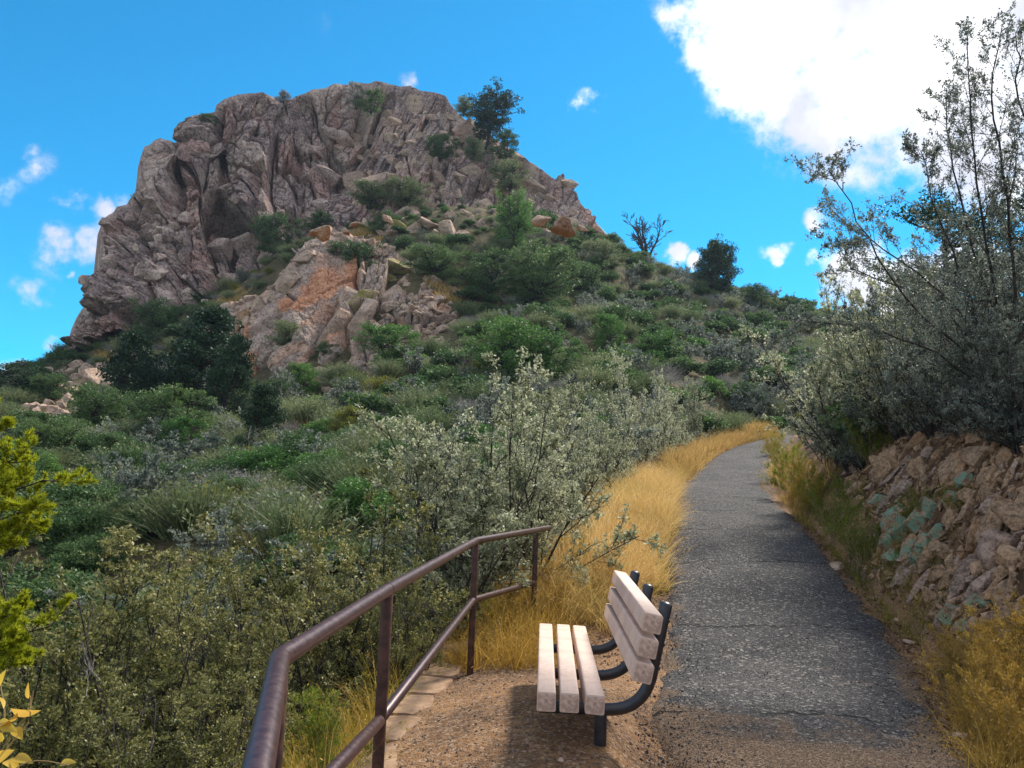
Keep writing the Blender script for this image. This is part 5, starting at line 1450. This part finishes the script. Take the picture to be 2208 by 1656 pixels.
far_tree('oak2', 1185, 545, 620, 90, 'dark bush on the hill below the right end of the butte', 'bush', cat_='bush')
far_tree('oak', 1260, 560, 640, 110, 'green bush on the hill under the butte shoulder', 'bush', cat_='bush')
far_tree('broomt', 1300, 520, 580, 80, 'pale green bush on the ridge left of the dead tree', 'bush', cat_='bush')
far_tree('oak', 1620, 612, 660, 60, 'small dark bush on the ridge just right of the round tree', 'bush', cat_='bush')
far_tree('oak2', 1690, 640, 680, 60, 'small bush on the ridge where the right hand shrubs begin', 'bush', cat_='bush')
for k_, px_, top, base, w_, lab in (('pine', 560, 830, 985, 110, 'dark conifer on the left slope under the oak at the slabs'), ('oak', 120, 900, 1010, 130, 'dark oak on the lower left slope above the pine sapling'), ('oak2', 250, 930, 1030, 120, 'dark shrubby oak below the dark pines'),
    ('jun', 380, 900, 990, 90, 'green juniper in front of the largest pine'), ('oak', 700, 985, 1080, 130, 'dark oak deep in the hollow behind the olive shrubs'), ('oak2', 20, 960, 1060, 110, 'dark oak half hidden by the yellow green pine'), ('oak', 480, 1020, 1110, 120, 'dark oak beside the fallen pale branch'),
    ('oak2', 330, 1070, 1160, 120, 'low dark oak at the bottom of the left slope'), ('oak', 880, 900, 970, 100, 'dark oak left of the leaning silver shrub'), ('oak2', 600, 1060, 1140, 110, 'dark oak above the orange grass hollow'), ('oak2', 180, 1040, 1130, 120, 'dark oak between the sapling and the lower left shrubs')):
    far_tree(k_, px_, top, base, w_, lab, {'pine': 'pine_tree', 'jun': 'juniper_tree'}.get(k_, 'oak_tree'))
# dead tree: bare branching
rg = np.random.default_rng(44)
S = walk(rg, np.zeros((5, 3)), np.array([[-.45, .1, 1], [.1, .3, 1], [.5, -.1, 1], [-.1, -.3, 1], [.25, 0, .9]]), np.array([4.2, 4.6, 4.1, 4.4, 4.3]), .12, .03, 8)
parts_ = [tube_arrays(S, np.full(5, .14)[:, None]*np.linspace(1, .2, 8)[None], 6)]
P1, R1, L1 = children(rg, S, np.full(5, .14), np.full(5, 4.4), 11, .42, .6, .13, .04, .22, .4); parts_.append(tube_arrays(P1, radii(R1*.8, 6, .4), 4))
P2, R2, L2 = children(rg, P1, R1, L1, 6, .5, .6, .13, .03, .2, .6); parts_.append(tube_arrays(P2, radii(np.maximum(R2*.9, .034), 6, .8), 3))
V, q = cat(parts_)
p, ok = hit([1392], [566])
if not ok[0]: p = [P(1392, 572, 96)]
dt = link('dead_tree', mesh('dead_tree', V, q, [M['bark']], smooth=True), None, tuple(p[0]-np.array([0, 0, .3])), (0, 0, .4), 1.3)
tag(dt, 'bare leafless dead tree with a round fan of branches on the ridge', 'dead tree')

# bare dead branches and snags
def snag(seed, L, n, r, flat):
    rg = np.random.default_rng(seed)
    d = np.stack([rg.normal(.9, .5, n), rg.normal(0, .5, n), np.full(n, flat)+rg.normal(0, .2, n)], -1)
    S = walk(rg, rg.normal(0, .04, (n, 3)), d, L*rg.uniform(.6, 1.1, n), .16, .0, 8)
    pr_ = [tube_arrays(S, np.full(n, r)[:, None]*np.linspace(1, .25, 8)[None], 5)]
    P1, R1, L1 = children(rg, S, np.full(n, r), np.full(n, L), 7, .4, .7, .15, .02, .2, .5); pr_.append(tube_arrays(P1, radii(R1), 3))
    P2, R2, L2 = children(rg, P1, R1, L1, 4, .45, .7, .15, .02, .2, .6); pr_.append(tube_arrays(P2, radii(R2), 3))
    return cat(pr_)
for i, (x, y, Lpx, fl, lab) in enumerate([(430, 1050, 130, .35, 'pale fallen dead branch lying on the brush of the left slope'), (530, 1015, 90, 1.2, 'two pale bare stems standing in the brush above the fallen branch'), (800, 870, 80, 1.0, 'silvery dead bush on the slope right of the scree'),
        (620, 905, 80, 1.0, 'grey dead twigs under the grey slabs'), (990, 830, 80, .9, 'grey dead bush behind the crown of the tallest silver shrub'), (1150, 640, 50, 1.0, 'small grey snag under the large tree mass'), (260, 960, 80, 1.3, 'thin white dead stem below the dark pines'), (700, 960, 90, .8, 'tangled grey dead branches behind the yellowish bush')]):
    p, ok = hit([x], [y]); p = p[0]; d_ = float((p-EYE)@_f); L_ = Lpx*d_/F
    V, q = snag(80+i, L_, 5, L_*.012, fl)
    tag(link('dead_branch', mesh('dead_branch', V, q, [M['bark_grey']], smooth=True), None, tuple(p+np.array([0, 0, .35 if d_ > 20 else .2])), (0, 0, 1.1*i)), lab, 'branch')
for i, (x, y, d_, lab) in enumerate([(300, 1600, 3.6, 'grey dead stem poking out of the shrubs at the bottom left'), (210, 1480, 4.0, 'pale crooked twig among the lower left shrubs'), (900, 1330, 5.4, 'dark crooked bare branch hanging beneath the handrail'), (1090, 1250, 7.2, 'orange brown bare twigs left of the last handrail post')]):
    V, q = snag(180+i, [.34, .28, .5, .5][i], 3, .004, .8)
    p = P(x, y, d_)
    tag(link('dead_branch', mesh('dead_branch', V, q, [M['bark_grey'] if i == 1 else M['bark']], smooth=True), None, tuple(p), (0, 0, 2+1.3*i)), lab, 'branch')
# ------------------------------------------------------------------ brush covering the hillside
HB = {}
def add_kind(k_, ws, mats): HB[k_] = [two(k_, w, f, mats) for w, f in ws]
def dense(seed, n, leaf, squash=.75, lobes=26, stems=8):
    """rounded bush: clumps on short limbs, unit height"""
    rg = np.random.default_rng(seed)
    v = unit(rg.normal(size=(lobes, 3))); v[:, 2] = np.abs(v[:, 2])
    c = v*rg.uniform(.25, .52, lobes)[:, None]*np.array([1.05, 1.05, 1.15]) + np.array([0, 0, .26])
    st = walk(rg, np.zeros((stems, 3)), rg.normal(size=(stems, 3))*.5+np.array([0, 0, 1]), np.full(stems, .8), .12, 0)
    w = tube_arrays(st, radii(np.full(stems, .018)), 3)
    return w, clumps(seed+1, c, rg.uniform(.10, .22, lobes), n, leaf, squash=squash, upb=.5)
def brush(seed, n, L, w_, lean=.5):
    """broom-like bush of many upright twigs"""
    rg = np.random.default_rng(seed)
    st = rg.normal(0, .16, (n, 3)); st[:, 2] = rg.uniform(0, .35, n)
    d = np.stack([st[:, 0]*3+rg.normal(0, lean*.5, n), st[:, 1]*3+rg.normal(0, lean*.5, n), np.full(n, 1.)], -1)
    V, q, C_ = blades(rg, st, d, L*rg.uniform(.45, 1.05, n)*(1-st[:, 2]), w_*rg.uniform(.6, 1.4, n), 4, .05, .12)
    V2, q2 = leaves(rg, C_, 3, w_*3.2, .45, .3, .5)
    k_ = 14; s2 = walk(rg, np.zeros((k_, 3)), rg.normal(size=(k_, 3))*.5+np.array([0, 0, 1]), np.full(k_, .7), .12, 0)
    return tube_arrays(s2, radii(np.full(k_, .012)), 3), cat([(V, q), (V2, q2)])
add_kind('scrub_oak', [dense(601+i, 95, .085) for i in range(3)], [M['bark'], M['oak']])
add_kind('cliffrose_shrub', [brush(611+i, 700, .85, .016) for i in range(4)], [M['bark'], M['broom']])
add_kind('twiggy_shrub', [brush(621+i, 520, .8, .012, .8) for i in range(3)], [M['bark_grey'], M['sage']])
add_kind('green_shrub', [dense(631+i, 85, .075, lobes=30) for i in range(3)], [M['bark'], M['juniper']])
add_kind('yellow_shrub', [brush(641+i, 600, .8, .018) for i in range(2)], [M['bark'], M['olive']])
HBN = {'scrub_oak': [two('scrub_oak', *dense(661+i, 420, .036, lobes=34), [M['bark'], M['oak']]) for i in range(2)], 'green_shrub': [two('green_shrub', *dense(671, 400, .034, lobes=34), [M['bark'], M['juniper']])]}
HB['far_mahogany'] = [mesh('blue_shrub', *cat([a, b]), [M['bark'], M['blue_leaf']], np.r_[np.zeros(len(a[1])), np.ones(len(b[1]))]) for a, b in [shrub(651+i, 1.0, .7, 9, 6, 4, 2, 6, .036, .6, .6, .05, .14, .45, .05, .012, 3) for i in range(2)]]
OUTP = [(470, 650), (560, 612), (640, 545), (700, 500), (800, 505), (880, 550), (960, 600), (1005, 660), (990, 720), (900, 790), (820, 800), (740, 850), (640, 850), (540, 880), (505, 860), (520, 760)]
LEDGE = [(640, 470), (760, 455), (830, 440), (1000, 400), (1090, 400), (1090, 500), (1000, 510), (900, 520), (820, 530), (640, 540)]
PALE = [(20, 900), (60, 840), (120, 790), (240, 770), (300, 740), (300, 800), (190, 880), (130, 940), (40, 930)]
rgh = np.random.default_rng(31)
pts = []
cell = {}
def far_enough(x, y, s):
    i, j = int(math.floor(x/2)), int(math.floor(y/2))
    for a in (-1, 0, 1):
        for b in (-1, 0, 1):
            for (u, v, t) in cell.get((i+a, j+b), ()):
                if (x-u)**2+(y-v)**2 < ((s+t)*.5)**2: return False
    cell.setdefault((i, j), []).append((x, y, s)); return True
N0 = 26000
azs = rgh.uniform(R_(-39), R_(32), N0); rs = np.sqrt(rgh.uniform(11**2, 104**2, N0))
xs, ys = rs*np.sin(azs), rs*np.cos(azs)
gzs = ground(xs, ys); sdd, _, ytt = trail_frame(xs, ys)
for x, y, z, sd_, yt_, r_ in zip(xs, ys, gzs, sdd, ytt, rs):
    if abs(sd_) < 3.2 and y < 42: continue
    if sd_ > 0 and r_ < 30 and x > 9: continue
    X_, Y_, d_ = proj([x, y, z+.5])
    if not (-160 < X_ < 2360 and Y_ < 1700): continue
    if inpoly(X_, Y_, OUTP) and d_ > 52: continue
    if inpoly(X_, Y_, PALE): continue
    if inpoly(X_, Y_, LEDGE) and rgh.random() < .3: continue
    if inpoly(*proj([x, y, z+1.2])[:2], OUTP) and d_ > 40 and rgh.random() < .8: continue
    sp = 1.25 if r_ < 40 else 1.45
    if not far_enough(x, y, sp*rgh.uniform(.8, 1.25)): continue
    pts.append((x, y, z, X_, Y_, d_))
pts.sort(key=lambda q: q[5])
print('brush', len(pts))
count = {}
WHERE = lambda X_, d_: ('on the left slope below the pines' if X_ < 520 else 'in the hollow below the outcrop' if X_ < 900 else 'on the middle slope under the butte shoulder' if X_ < 1350 else 'on the right slope below the ridge trees' if X_ < 1760 else 'on the slope behind the right hand shrubs')
DIST = lambda d_: 'near' if d_ < 32 else 'middle distance' if d_ < 62 else 'far'
LAB = {'scrub_oak': 'dark green rounded scrub oak', 'cliffrose_shrub': 'grey green upright brushy shrub', 'twiggy_shrub': 'grey leafless twiggy shrub', 'green_shrub': 'fresh green rounded shrub', 'yellow_shrub': 'yellow olive brushy shrub', 'far_mahogany': 'blue green small leaved shrub'}
MARKS = [(60, 820, 'the far left skyline tree'), (150, 850, 'the pale outcrop'), (285, 820, 'the lighter topped pine'), (415, 780, 'the largest pine'), (480, 850, 'the right pine'), (200, 900, 'the left oak'), (60, 930, 'the left edge tree'),
 (590, 850, 'the oak under the slabs'), (655, 825, 'the pointed juniper'), (745, 915, 'the yellowish bush'), (850, 750, 'the juniper beside the outcrop'), (960, 700, 'the scree'), (1085, 760, 'the bright green juniper'), (1180, 780, 'the second green juniper'),
 (1318, 725, 'the small open tree'), (1430, 750, 'the rounded juniper'), (1150, 590, 'the large tree mass'), (1110, 470, 'the spine juniper'), (940, 565, 'the mossy boulders'), (1390, 540, 'the dead tree'), (1545, 570, 'the round ridge tree'), (1690, 660, 'the right ridge bush'),
 (1260, 600, 'the bush under the shoulder'), (1240, 500, 'the butte right end'), (1600, 740, 'the trail bend'), (1480, 860, 'the trailside shrub row'), (1300, 850, 'the golden verge shrubs'), (1105, 900, 'the tallest silver shrub'), (900, 960, 'the leaning silver shrub'),
 (700, 1030, 'the dark olive shrub'), (560, 970, 'the orange grass patch'), (430, 1040, 'the fallen pale branch'), (300, 1000, 'the brush under the pines'), (60, 1080, 'the yellow green pine'), (200, 1130, 'the lower left brush'), (480, 1160, 'the pointed olive shrubs'), (620, 1140, 'the orange grass hollow'), (1640, 600, 'the ridge brush'), (1840, 650, 'the glowing right shrub'), (2040, 600, 'the arching tree')]
NAMED = {}
stuff = {}
for x, y, z, X_, Y_, d_ in pts:
    nz = float(fbm(x*.09, y*.09, 0, 61)); n2_ = float(fbm(x*.05+9, y*.05, 0, 67)); u = rgh.random()
    right = sst(X_, 900, 1400)
    w_ = {'scrub_oak': 1.4+1.8*sst(nz, .5, .62), 'cliffrose_shrub': 1.7+1.3*sst(-nz, -.52, -.42), 'twiggy_shrub': .55+.3*sst(-nz, -.5, -.4), 'green_shrub': .25+.35*sst(n2_, .5, .6), 'yellow_shrub': .18+.3*(1-right)*(d_ < 45), 'far_mahogany': 1.1+1.1*right}
    ks = list(w_); cs = np.cumsum([w_[k_] for k_ in ks]); kd = ks[int(np.searchsorted(cs, u*cs[-1]))]
    H = {'scrub_oak': 1.35, 'cliffrose_shrub': 1.35, 'twiggy_shrub': 1.15, 'green_shrub': 1.2, 'yellow_shrub': 1.0, 'far_mahogany': 1.5}[kd]*rgh.uniform(.7, 1.35)*(1.0 if d_ < 60 else .92)
    if inpoly(X_, Y_, LEDGE): H *= .6
    wd = H*rgh.uniform(1.0, 1.35)*(1.25 if kd in ('scrub_oak', 'green_shrub') else 1)
    src = HBN[kd] if d_ < 34 and kd in HBN else HB[kd]
    me_ = src[rgh.integers(len(src))]
    c_ = count.get(kd, 0)
    if c_ < 300:
        count[kd] = c_+1
        nm = {'far_mahogany': 'mahogany_shrub'}.get(kd, kd)
        o = link(nm, me_, None, (x, y, z-.08), (rgh.normal(0, .08), rgh.normal(0, .08), rgh.uniform(0, 6.28)), (wd, wd, H))
        tag(o, None, 'shrub', LAB[kd]+'s '+WHERE(X_, d_)+', '+DIST(d_))
        ym = Y_-F*(H*.5-.5)/d_
        li = min(range(len(MARKS)), key=lambda i: (MARKS[i][0]-X_)**2+(1.6*(MARKS[i][1]-ym))**2)
        mx_, my_, mn_ = MARKS[li]; dx_, dy_ = X_-mx_, ym-my_
        side = ('right of' if dx_ > 0 else 'left of') if abs(dx_) > abs(dy_)*1.2 else ('below' if dy_ > 0 else 'above')
        size = 'tall ' if H > 1.6 else 'low ' if H < 1.05 else ''
        NAMED.setdefault((size+LAB[kd], side, mn_), []).append((math.hypot(dx_, dy_), o))
    else:
        stuff.setdefault(kd, []).append((x, y, z-.08, rgh.uniform(0, 6.28), wd, H))
NTH = ['nearest', 'second nearest', 'third nearest', 'fourth nearest', 'fifth nearest', 'sixth nearest', 'seventh nearest', 'eighth nearest', 'ninth nearest', 'tenth nearest', 'eleventh nearest', 'twelfth nearest', 'thirteenth nearest', 'fourteenth nearest', 'fifteenth nearest', 'sixteenth nearest', 'seventeenth nearest', 'eighteenth nearest']
for (kn, side, mn_), L in NAMED.items():
    L.sort(key=lambda q: q[0])
    for i, (_, o) in enumerate(L):
        o['label'] = kn+', '+(NTH[i]+' ' if i < 18 else '')+side+' '+mn_ if len(L) > 1 else kn+' '+side+' '+mn_
# what is past three hundred of a kind: one object per kind, the same meshes spread by geometry nodes
for kd, L in stuff.items():
    L = np.array(L)
    me_ = bpy.data.meshes.new('distant_brush'); me_.vertices.add(len(L)); me_.vertices.foreach_set('co', L[:, :3].astype(np.float32).ravel()); me_.update()
    for nm, col_ in (('rz', 3), ('wd', 4), ('ht', 5)): set_attr(me_, nm, L[:, col_])
    o = link('distant_brush', me_); tag(o, 'farther '+LAB[kd]+'s merging into the brush of the hill', None, kind='stuff')
    hid = bpy.data.collections.new('brush_source')
    for m_ in HB[kd]:
        s_ = bpy.data.objects.new('brush_source', m_); hid.objects.link(s_)
    g = bpy.data.node_groups.new('spread', 'GeometryNodeTree')
    g.interface.new_socket('Geometry', in_out='INPUT', socket_type='NodeSocketGeometry'); g.interface.new_socket('Geometry', in_out='OUTPUT', socket_type='NodeSocketGeometry')
    gi = g.nodes.new('NodeGroupInput'); go = g.nodes.new('NodeGroupOutput'); ip = g.nodes.new('GeometryNodeInstanceOnPoints')
    ci = g.nodes.new('GeometryNodeCollectionInfo'); ci.inputs[0].default_value = hid; ci.inputs['Separate Children'].default_value = True; ci.inputs['Reset Children'].default_value = True
    def at(nm):
        a = g.nodes.new('GeometryNodeInputNamedAttribute'); a.data_type = 'FLOAT'; a.inputs['Name'].default_value = nm; return a.outputs['Attribute']
    cr = g.nodes.new('ShaderNodeCombineXYZ'); g.links.new(at('rz'), cr.inputs[2])
    er = g.nodes.new('FunctionNodeEulerToRotation'); g.links.new(cr.outputs[0], er.inputs[0])
    cs_ = g.nodes.new('ShaderNodeCombineXYZ'); g.links.new(at('wd'), cs_.inputs[0]); g.links.new(at('wd'), cs_.inputs[1]); g.links.new(at('ht'), cs_.inputs[2])
    g.links.new(gi.outputs[0], ip.inputs['Points']); g.links.new(ci.outputs[0], ip.inputs['Instance']); ip.inputs['Pick Instance'].default_value = True
    g.links.new(er.outputs[0], ip.inputs['Rotation']); g.links.new(cs_.outputs[0], ip.inputs['Scale']); g.links.new(ip.outputs[0], go.inputs[0])
    md = o.modifiers.new('spread', 'NODES'); md.node_group = g
print('counts', count, {k_: len(v) for k_, v in stuff.items()})

# ------------------------------------------------------------------ grass
def grass(name, n, xy, H0, H1, w0, mat, label, seed=1, tuft=.05, lean=.42, per=14, droop=.5, hf=None):
    rg = np.random.default_rng(seed)
    nt = max(1, n//per)
    c = xy(nt*3, rg)[:nt]
    if len(c) < 3: print('no ground for', label); return
    hs = rg.uniform(H0, H1, len(c))*(.45+1.1*fbm(c[:, 0]*1.9, c[:, 1]*1.9, 0, 33, 3))
    b = np.repeat(c, per, 0)+rg.normal(0, tuft, (len(c)*per, 2)); h = np.repeat(hs, per)*rg.uniform(.55, 1.15, len(b))
    z = ground(b[:, 0], b[:, 1])
    dc = np.repeat(rg.normal(0, lean*.5, (len(c), 2)), per, 0)
    d = np.concatenate([dc+rg.normal(0, lean, (len(b), 2)), np.ones((len(b), 1))], 1)
    V, q, C_ = blades(rg, np.c_[b, z-.02], d, h, w0*rg.uniform(.6, 1.4, len(b)), 5, droop, .06)
    V2, q2 = leaves(rg, C_[rg.random(len(C_)) < .35, 2:], 5, .016, .35, .3, .6)       # seed heads
    V, q = cat([(V, q), (V2, q2)])
    return tag(link(name, mesh(name, V, q, [mat])), label, None, kind='stuff')
def zone(y0, y1, s0, s1, ragged=.25, dens=None):
    def f(n, rg):
        t = rg.uniform(0, 1, n*4); k_ = (t*(len(TL)-1)).astype(int)
        yy = rg.uniform(y0, y1, n*4); cx = np.interp(yy, TL[:, 1], TL[:, 0])
        # direction of the trail at that place
        i = np.searchsorted(TL[:, 1], yy).clip(1, len(TL)-1); tn = unit(TL[i, :2]-TL[i-1, :2]); nr = np.stack([tn[:, 1], -tn[:, 0]], 1)
        s = rg.uniform(s0, s1, n*4)
        q = np.c_[cx, yy]+nr*s[:, None]
        m = fbm(q[:, 0]*1.3, q[:, 1]*1.3, 0, 17)
        ok = m > ragged*rg.random(n*4)+.22
        return q[ok]
    return f
grass('golden_grass', 30000, zone(8.6, 20, -2.15, -1.08, .75), .34, .70, .0065, M['grass'], 'golden dry grass along the left verge of the trail', 1)
grass('golden_grass', 16000, zone(20, 38, -2.0, -.95, .6), .42, .72, .012, M['grass'], 'golden dry grass along the far left verge of the trail', 2)
grass('golden_grass', 9000, zone(7.2, 9.2, -2.9, -1.35), .35, .62, .0055, M['grass'], 'golden grass where the verge widens behind the bench', 3)
grass('golden_grass', 1500, zone(14, 24, 1.1, 1.7), .3, .6, .009, M['grass'], 'thin golden grass along the right edge of the trail', 4)
grass('green_grass', 2600, zone(8.5, 13, -1.35, -1.05), .12, .3, .006, M['grass_green'], 'short green grass at the left asphalt edge', 5)
grass('green_grass', 2300, zone(7.5, 15, 1.1, 1.6), .15, .38, .006, M['grass_green'], 'green grass along the right edge of the trail under the bank', 6)
def box_zone(x0, x1, y0, y1):
    return lambda n, rg: np.c_[rg.uniform(x0, x1, n), rg.uniform(y0, y1, n)]
def px_zone(poly):
    """places on the ground seen inside a photo outline"""
    xs_ = [q[0] for q in poly]; ys_ = [q[1] for q in poly]
    def f(n, rg):
        x = rg.uniform(min(xs_), max(xs_), n*3); y = rg.uniform(min(ys_), max(ys_), n*3); k_ = inpoly(x, y, poly)
        p, ok = hit(x[k_][:n], y[k_][:n], 1.2, 130, 200); return p[ok][:, :2]
    return f
grass('amber_grass', 7000, box_zone(-.55, .55, 6.2, 8.6), .22, .5, .0045, M['grass_amber'], 'amber grass round the last two handrail posts', 7, lean=.5, per=10)
grass('amber_grass', 6500, box_zone(-2.2, -.72, 2.4, 6.0), .2, .5, .0045, M['grass_amber'], 'amber grass under the near span of the handrail', 18, lean=.5)
grass('straw_grass', 3500, zone(8, 30, -2.6, -1.1), .25, .6, .007, M['straw'], 'pale straw stems mixed into the golden verge', 19, lean=.6)
grass('yellow_green_grass', 4500, box_zone(-2.3, -.72, 2.6, 6.0), .2, .5, .0045, M['grass_green'], 'yellow green grass and weeds under the handrail', 8, lean=.5)
grass('amber_grass', 3000, px_zone([(2030, 1420), (2208, 1380), (2260, 1700), (2120, 1700), (2060, 1560)]), .2, .42, .004, M['grass_amber'], 'amber grass at the bottom right corner', 9, lean=.6)
# hillside grass patches
for i, (poly, lab) in enumerate([([(640, 515), (720, 480), (830, 500), (810, 520), (700, 512)], 'pale dry grass on the ledge above the outcrop'), ([(890, 430), (960, 405), (985, 430), (900, 450)], 'pale dry grass on the sunny shoulder of the butte'),
                        ([(1150, 440), (1190, 450), (1240, 500), (1200, 520), (1160, 490)], 'pale dry grass below the right end of the butte'), ([(920, 600), (1000, 620), (990, 660), (930, 650)], 'dry grass right of the mossy boulders'),
                        ([(190, 770), (280, 720), (300, 750), (220, 790)], 'straw coloured grass at the foot of the left cliff'), ([(460, 640), (530, 625), (540, 655), (470, 665)], 'olive grass on top of the low left rocks'),
                        ([(560, 950), (680, 905), (700, 940), (600, 985)], 'orange dry grass on the slope below the slabs'), ([(430, 960), (640, 900), (700, 940), (520, 1010)], 'thin dry grass among the brush of the left slope'), ([(590, 1140), (680, 1120), (670, 1190), (560, 1190)], 'orange dry grass behind the lower left shrubs')]):
    grass('dry_grass', 1300, px_zone(poly), .4, .8, .035 if i < 6 else .02, M['grass'], lab, 40+i, .25, .4, 10)

# ------------------------------------------------------------------ airy weeds
aw = [shrub(700+i, 1.0, .9, 16, 8, 5, 0, 9, .030, .22, .5, .12, .10, .5, .05, .004, 3, .6, (.42, .4, .4), along=.6) for i in range(3)]
def weedset(mt, wood='straw'): return [(mesh('stem', *w, [M[wood]], smooth=True), mesh('foliage', *f, [M[mt]])) for w, f in aw]
WS = dict(a=weedset('grass_amber'), g=weedset('weed'), y=weedset('grass_green'))
for px_, py_, Hpx, kd, lab in [
    (2110, 1580, 190, 'a', 'airy amber weed at the lower right beside the trail'), (2195, 1500, 200, 'a', 'amber weed at the right edge under the stone bank'), (2070, 1440, 130, 'a', 'small amber weed below the turquoise lichen stones'),
    (2180, 1650, 230, 'a', 'large amber weed in the bottom right corner'), (2200, 1420, 150, 'a', 'amber weed tucked against the stones at the right edge'), (2130, 1480, 160, 'a', 'amber weed between the stones and the trail edge'),
    (2240, 1600, 230, 'a', 'amber weed half outside the right edge'),
    (1860, 1215, 140, 'g', 'yellow green weed below the turquoise slab'), (1800, 1180, 130, 'g', 'green weed at the right edge of the trail'), (1745, 1125, 120, 'y', 'golden green weed at the foot of the bank'), (1700, 1065, 110, 'g', 'green weed where the bank begins'),
    (1980, 1120, 90, 'y', 'dry brownish weed in the middle of the stones'), (2060, 1110, 70, 'y', 'small yellow weed on the bank'), (1880, 1000, 130, 'g', 'tall yellow green bush above the first stones'), (1850, 960, 100, 'g', 'yellow green leafy bush under the dark shrubs'),
    (1690, 1020, 90, 'y', 'pale green weed on the far right trail edge'), (1665, 985, 60, 'a', 'golden weed on the far right trail edge'), (1720, 1110, 120, 'a', 'golden weed leaning over the right trail edge'),
    (1180, 1330, 130, 'a', 'amber bush between the last handrail post and the bench'), (1100, 1350, 110, 'a', 'amber bush right of the middle handrail post'), (1240, 1260, 120, 'a', 'orange dry bush behind the bench seat'), (1210, 1330, 90, 'a', 'low orange weed beside the bench seat'),
    (1060, 1370, 90, 'y', 'yellow weed at the foot of the middle handrail post'), (880, 1400, 110, 'y', 'spiky green weed next to the stone edging'), (940, 1370, 90, 'y', 'straw green weed at the far end of the edging'),
    (700, 1560, 220, 'a', 'yellow green weed under the near span of the handrail'), (650, 1640, 240, 'y', 'lush yellow weed under the handrail at the bottom'), (760, 1500, 160, 'a', 'weed just left of the second handrail post'), (700, 1700, 240, 'g', 'green weed at the bottom between rail and edging')]:
    p, ok = hit([px_], [py_], 1.4, 60, 260)
    if not ok[0]: continue
    p = p[0]; d_ = float((p-EYE)@_f); H = Hpx*d_/F
    e, _ = thing2('weed', None, None, None, p-np.array([0, 0, .02]), rgh.uniform(0, 6.28), 1, lab, 'weed', meshes=WS[kd][rgh.integers(3)])
    e.scale = (H*1.1, H*1.1, H)

# ------------------------------------------------------------------ gravel and litter
def strip_pts(n, seed, y0, y1, s0, s1, lift=0, pw=1.0):
    rg = np.random.default_rng(seed)
    yy = y0+(y1-y0)*rg.random(n)**pw; cx = np.interp(yy, TL[:, 1], TL[:, 0]); s = rg.uniform(s0, s1, n)
    x = cx+s; z = ground(x, yy)
    return np.stack([x, yy, z+lift], -1)
def trail_z(p):
    sd_, zt, yt = trail_frame(p[:, 0], p[:, 1]); p[:, 2] = zt+.012; return p
chips('gravel', 9000, strip_pts(9000, 1, 2.4, 8.6, -2.6, -.85, 0, 1.3), .004, .022, M['pebble'], 'loose gravel scattered over the dirt platform', seed=11)
chips('gravel', 15000, trail_z(strip_pts(15000, 2, 3.7, 12, -1.0, 1.0, 0, 1.4)), .004, .020, M['pebble_grey'], 'loose grey gravel on the worn asphalt', seed=12, flat=.5)
chips('gravel', 3500, trail_z(strip_pts(3500, 22, 3.7, 13, -1.0, 1.0, 0, 1.2)), .006, .022, M['pebble'], 'pale brown stones scattered over the asphalt', seed=22, flat=.5)
chips('gravel', 4500, strip_pts(4500, 3, 2.8, 5.2, -1.0, 1.7), .004, .026, M['pebble'], 'brown gravel in the dirt at the near end of the asphalt', seed=13)
chips('leaf_litter', 9000, strip_pts(9000, 4, 3.6, 14, .70, 1.45, .012), .010, .034, M['litter'], 'brown leaf litter along the right edge of the trail', seed=14, flat=.18)
chips('leaf_litter', 2200, strip_pts(2200, 5, 6.6, 12, -1.7, -.95, .004), .008, .028, M['litter'], 'dark litter between the bench and the golden grass', seed=15, flat=.2)
stones = [rock_mesh(950+i, M['boulder'], 12, .7, .05, 0, .02, name='stone') for i in range(3)]
for i, (x, y, w) in enumerate([(1810, 1228, 34), (2035, 1452, 26), (2068, 1590, 36), (1300, 1660, 18), (1210, 1640, 16), (1985, 1560, 18), (1425, 1640, 14), (1660, 1625, 14), (1885, 1295, 20), (1935, 1340, 18), (1960, 1385, 22)]):
    p, ok = hit([x], [y]); s = w*float((p[0]-EYE)@_f)/F
    o = link('stone', stones[i % 3], None, p[0]+np.array([0, 0, s*.12]), (.1, .1, i*1.3), (s*1.2, s, s*.6))
    tag(o, ['flat stone lying at the right trail edge below the green weeds', 'brown stone at the trail edge left of the small amber weed', 'largest loose stone beside the amber weed in the lower right', 'small stone on the dirt in front of the bench leg', 'small pale stone on the dirt left of the bench leg', 'small stone near the lower right end of the asphalt',
            'pebble sized stone in the dirt right of the bench leg', 'small stone where the asphalt ends in dirt', 'dark stone in the litter under the stone bank', 'second dark stone in the litter under the stone bank', 'brown stone in the litter lowest under the bank'][i], 'stone')
# ------------------------------------------------------------------ thin blue air
zlo, zhi = -205.0, 120.0
v = [(x, y, z) for x in (-420, 420) for y in (-200, 700) for z in (zlo, zhi)]
hz = mesh('haze', v, np.array([[0, 1, 3, 2], [4, 6, 7, 5], [0, 4, 5, 1], [2, 3, 7, 6], [0, 2, 6, 4], [1, 5, 7, 3]]))
m, t = material('haze_air')
pv = t.n('ShaderNodeVolumePrincipled'); pv.inputs['Color'].default_value = (.62, .80, 1, 1); pv.inputs['Density'].default_value = .0002; pv.inputs['Anisotropy'].default_value = .35
ou = t.n('ShaderNodeOutputMaterial'); t.nt.links.new(pv.outputs[0], ou.inputs['Volume'])
hz.materials.append(m)
tag(link('haze', hz), kind='stuff')
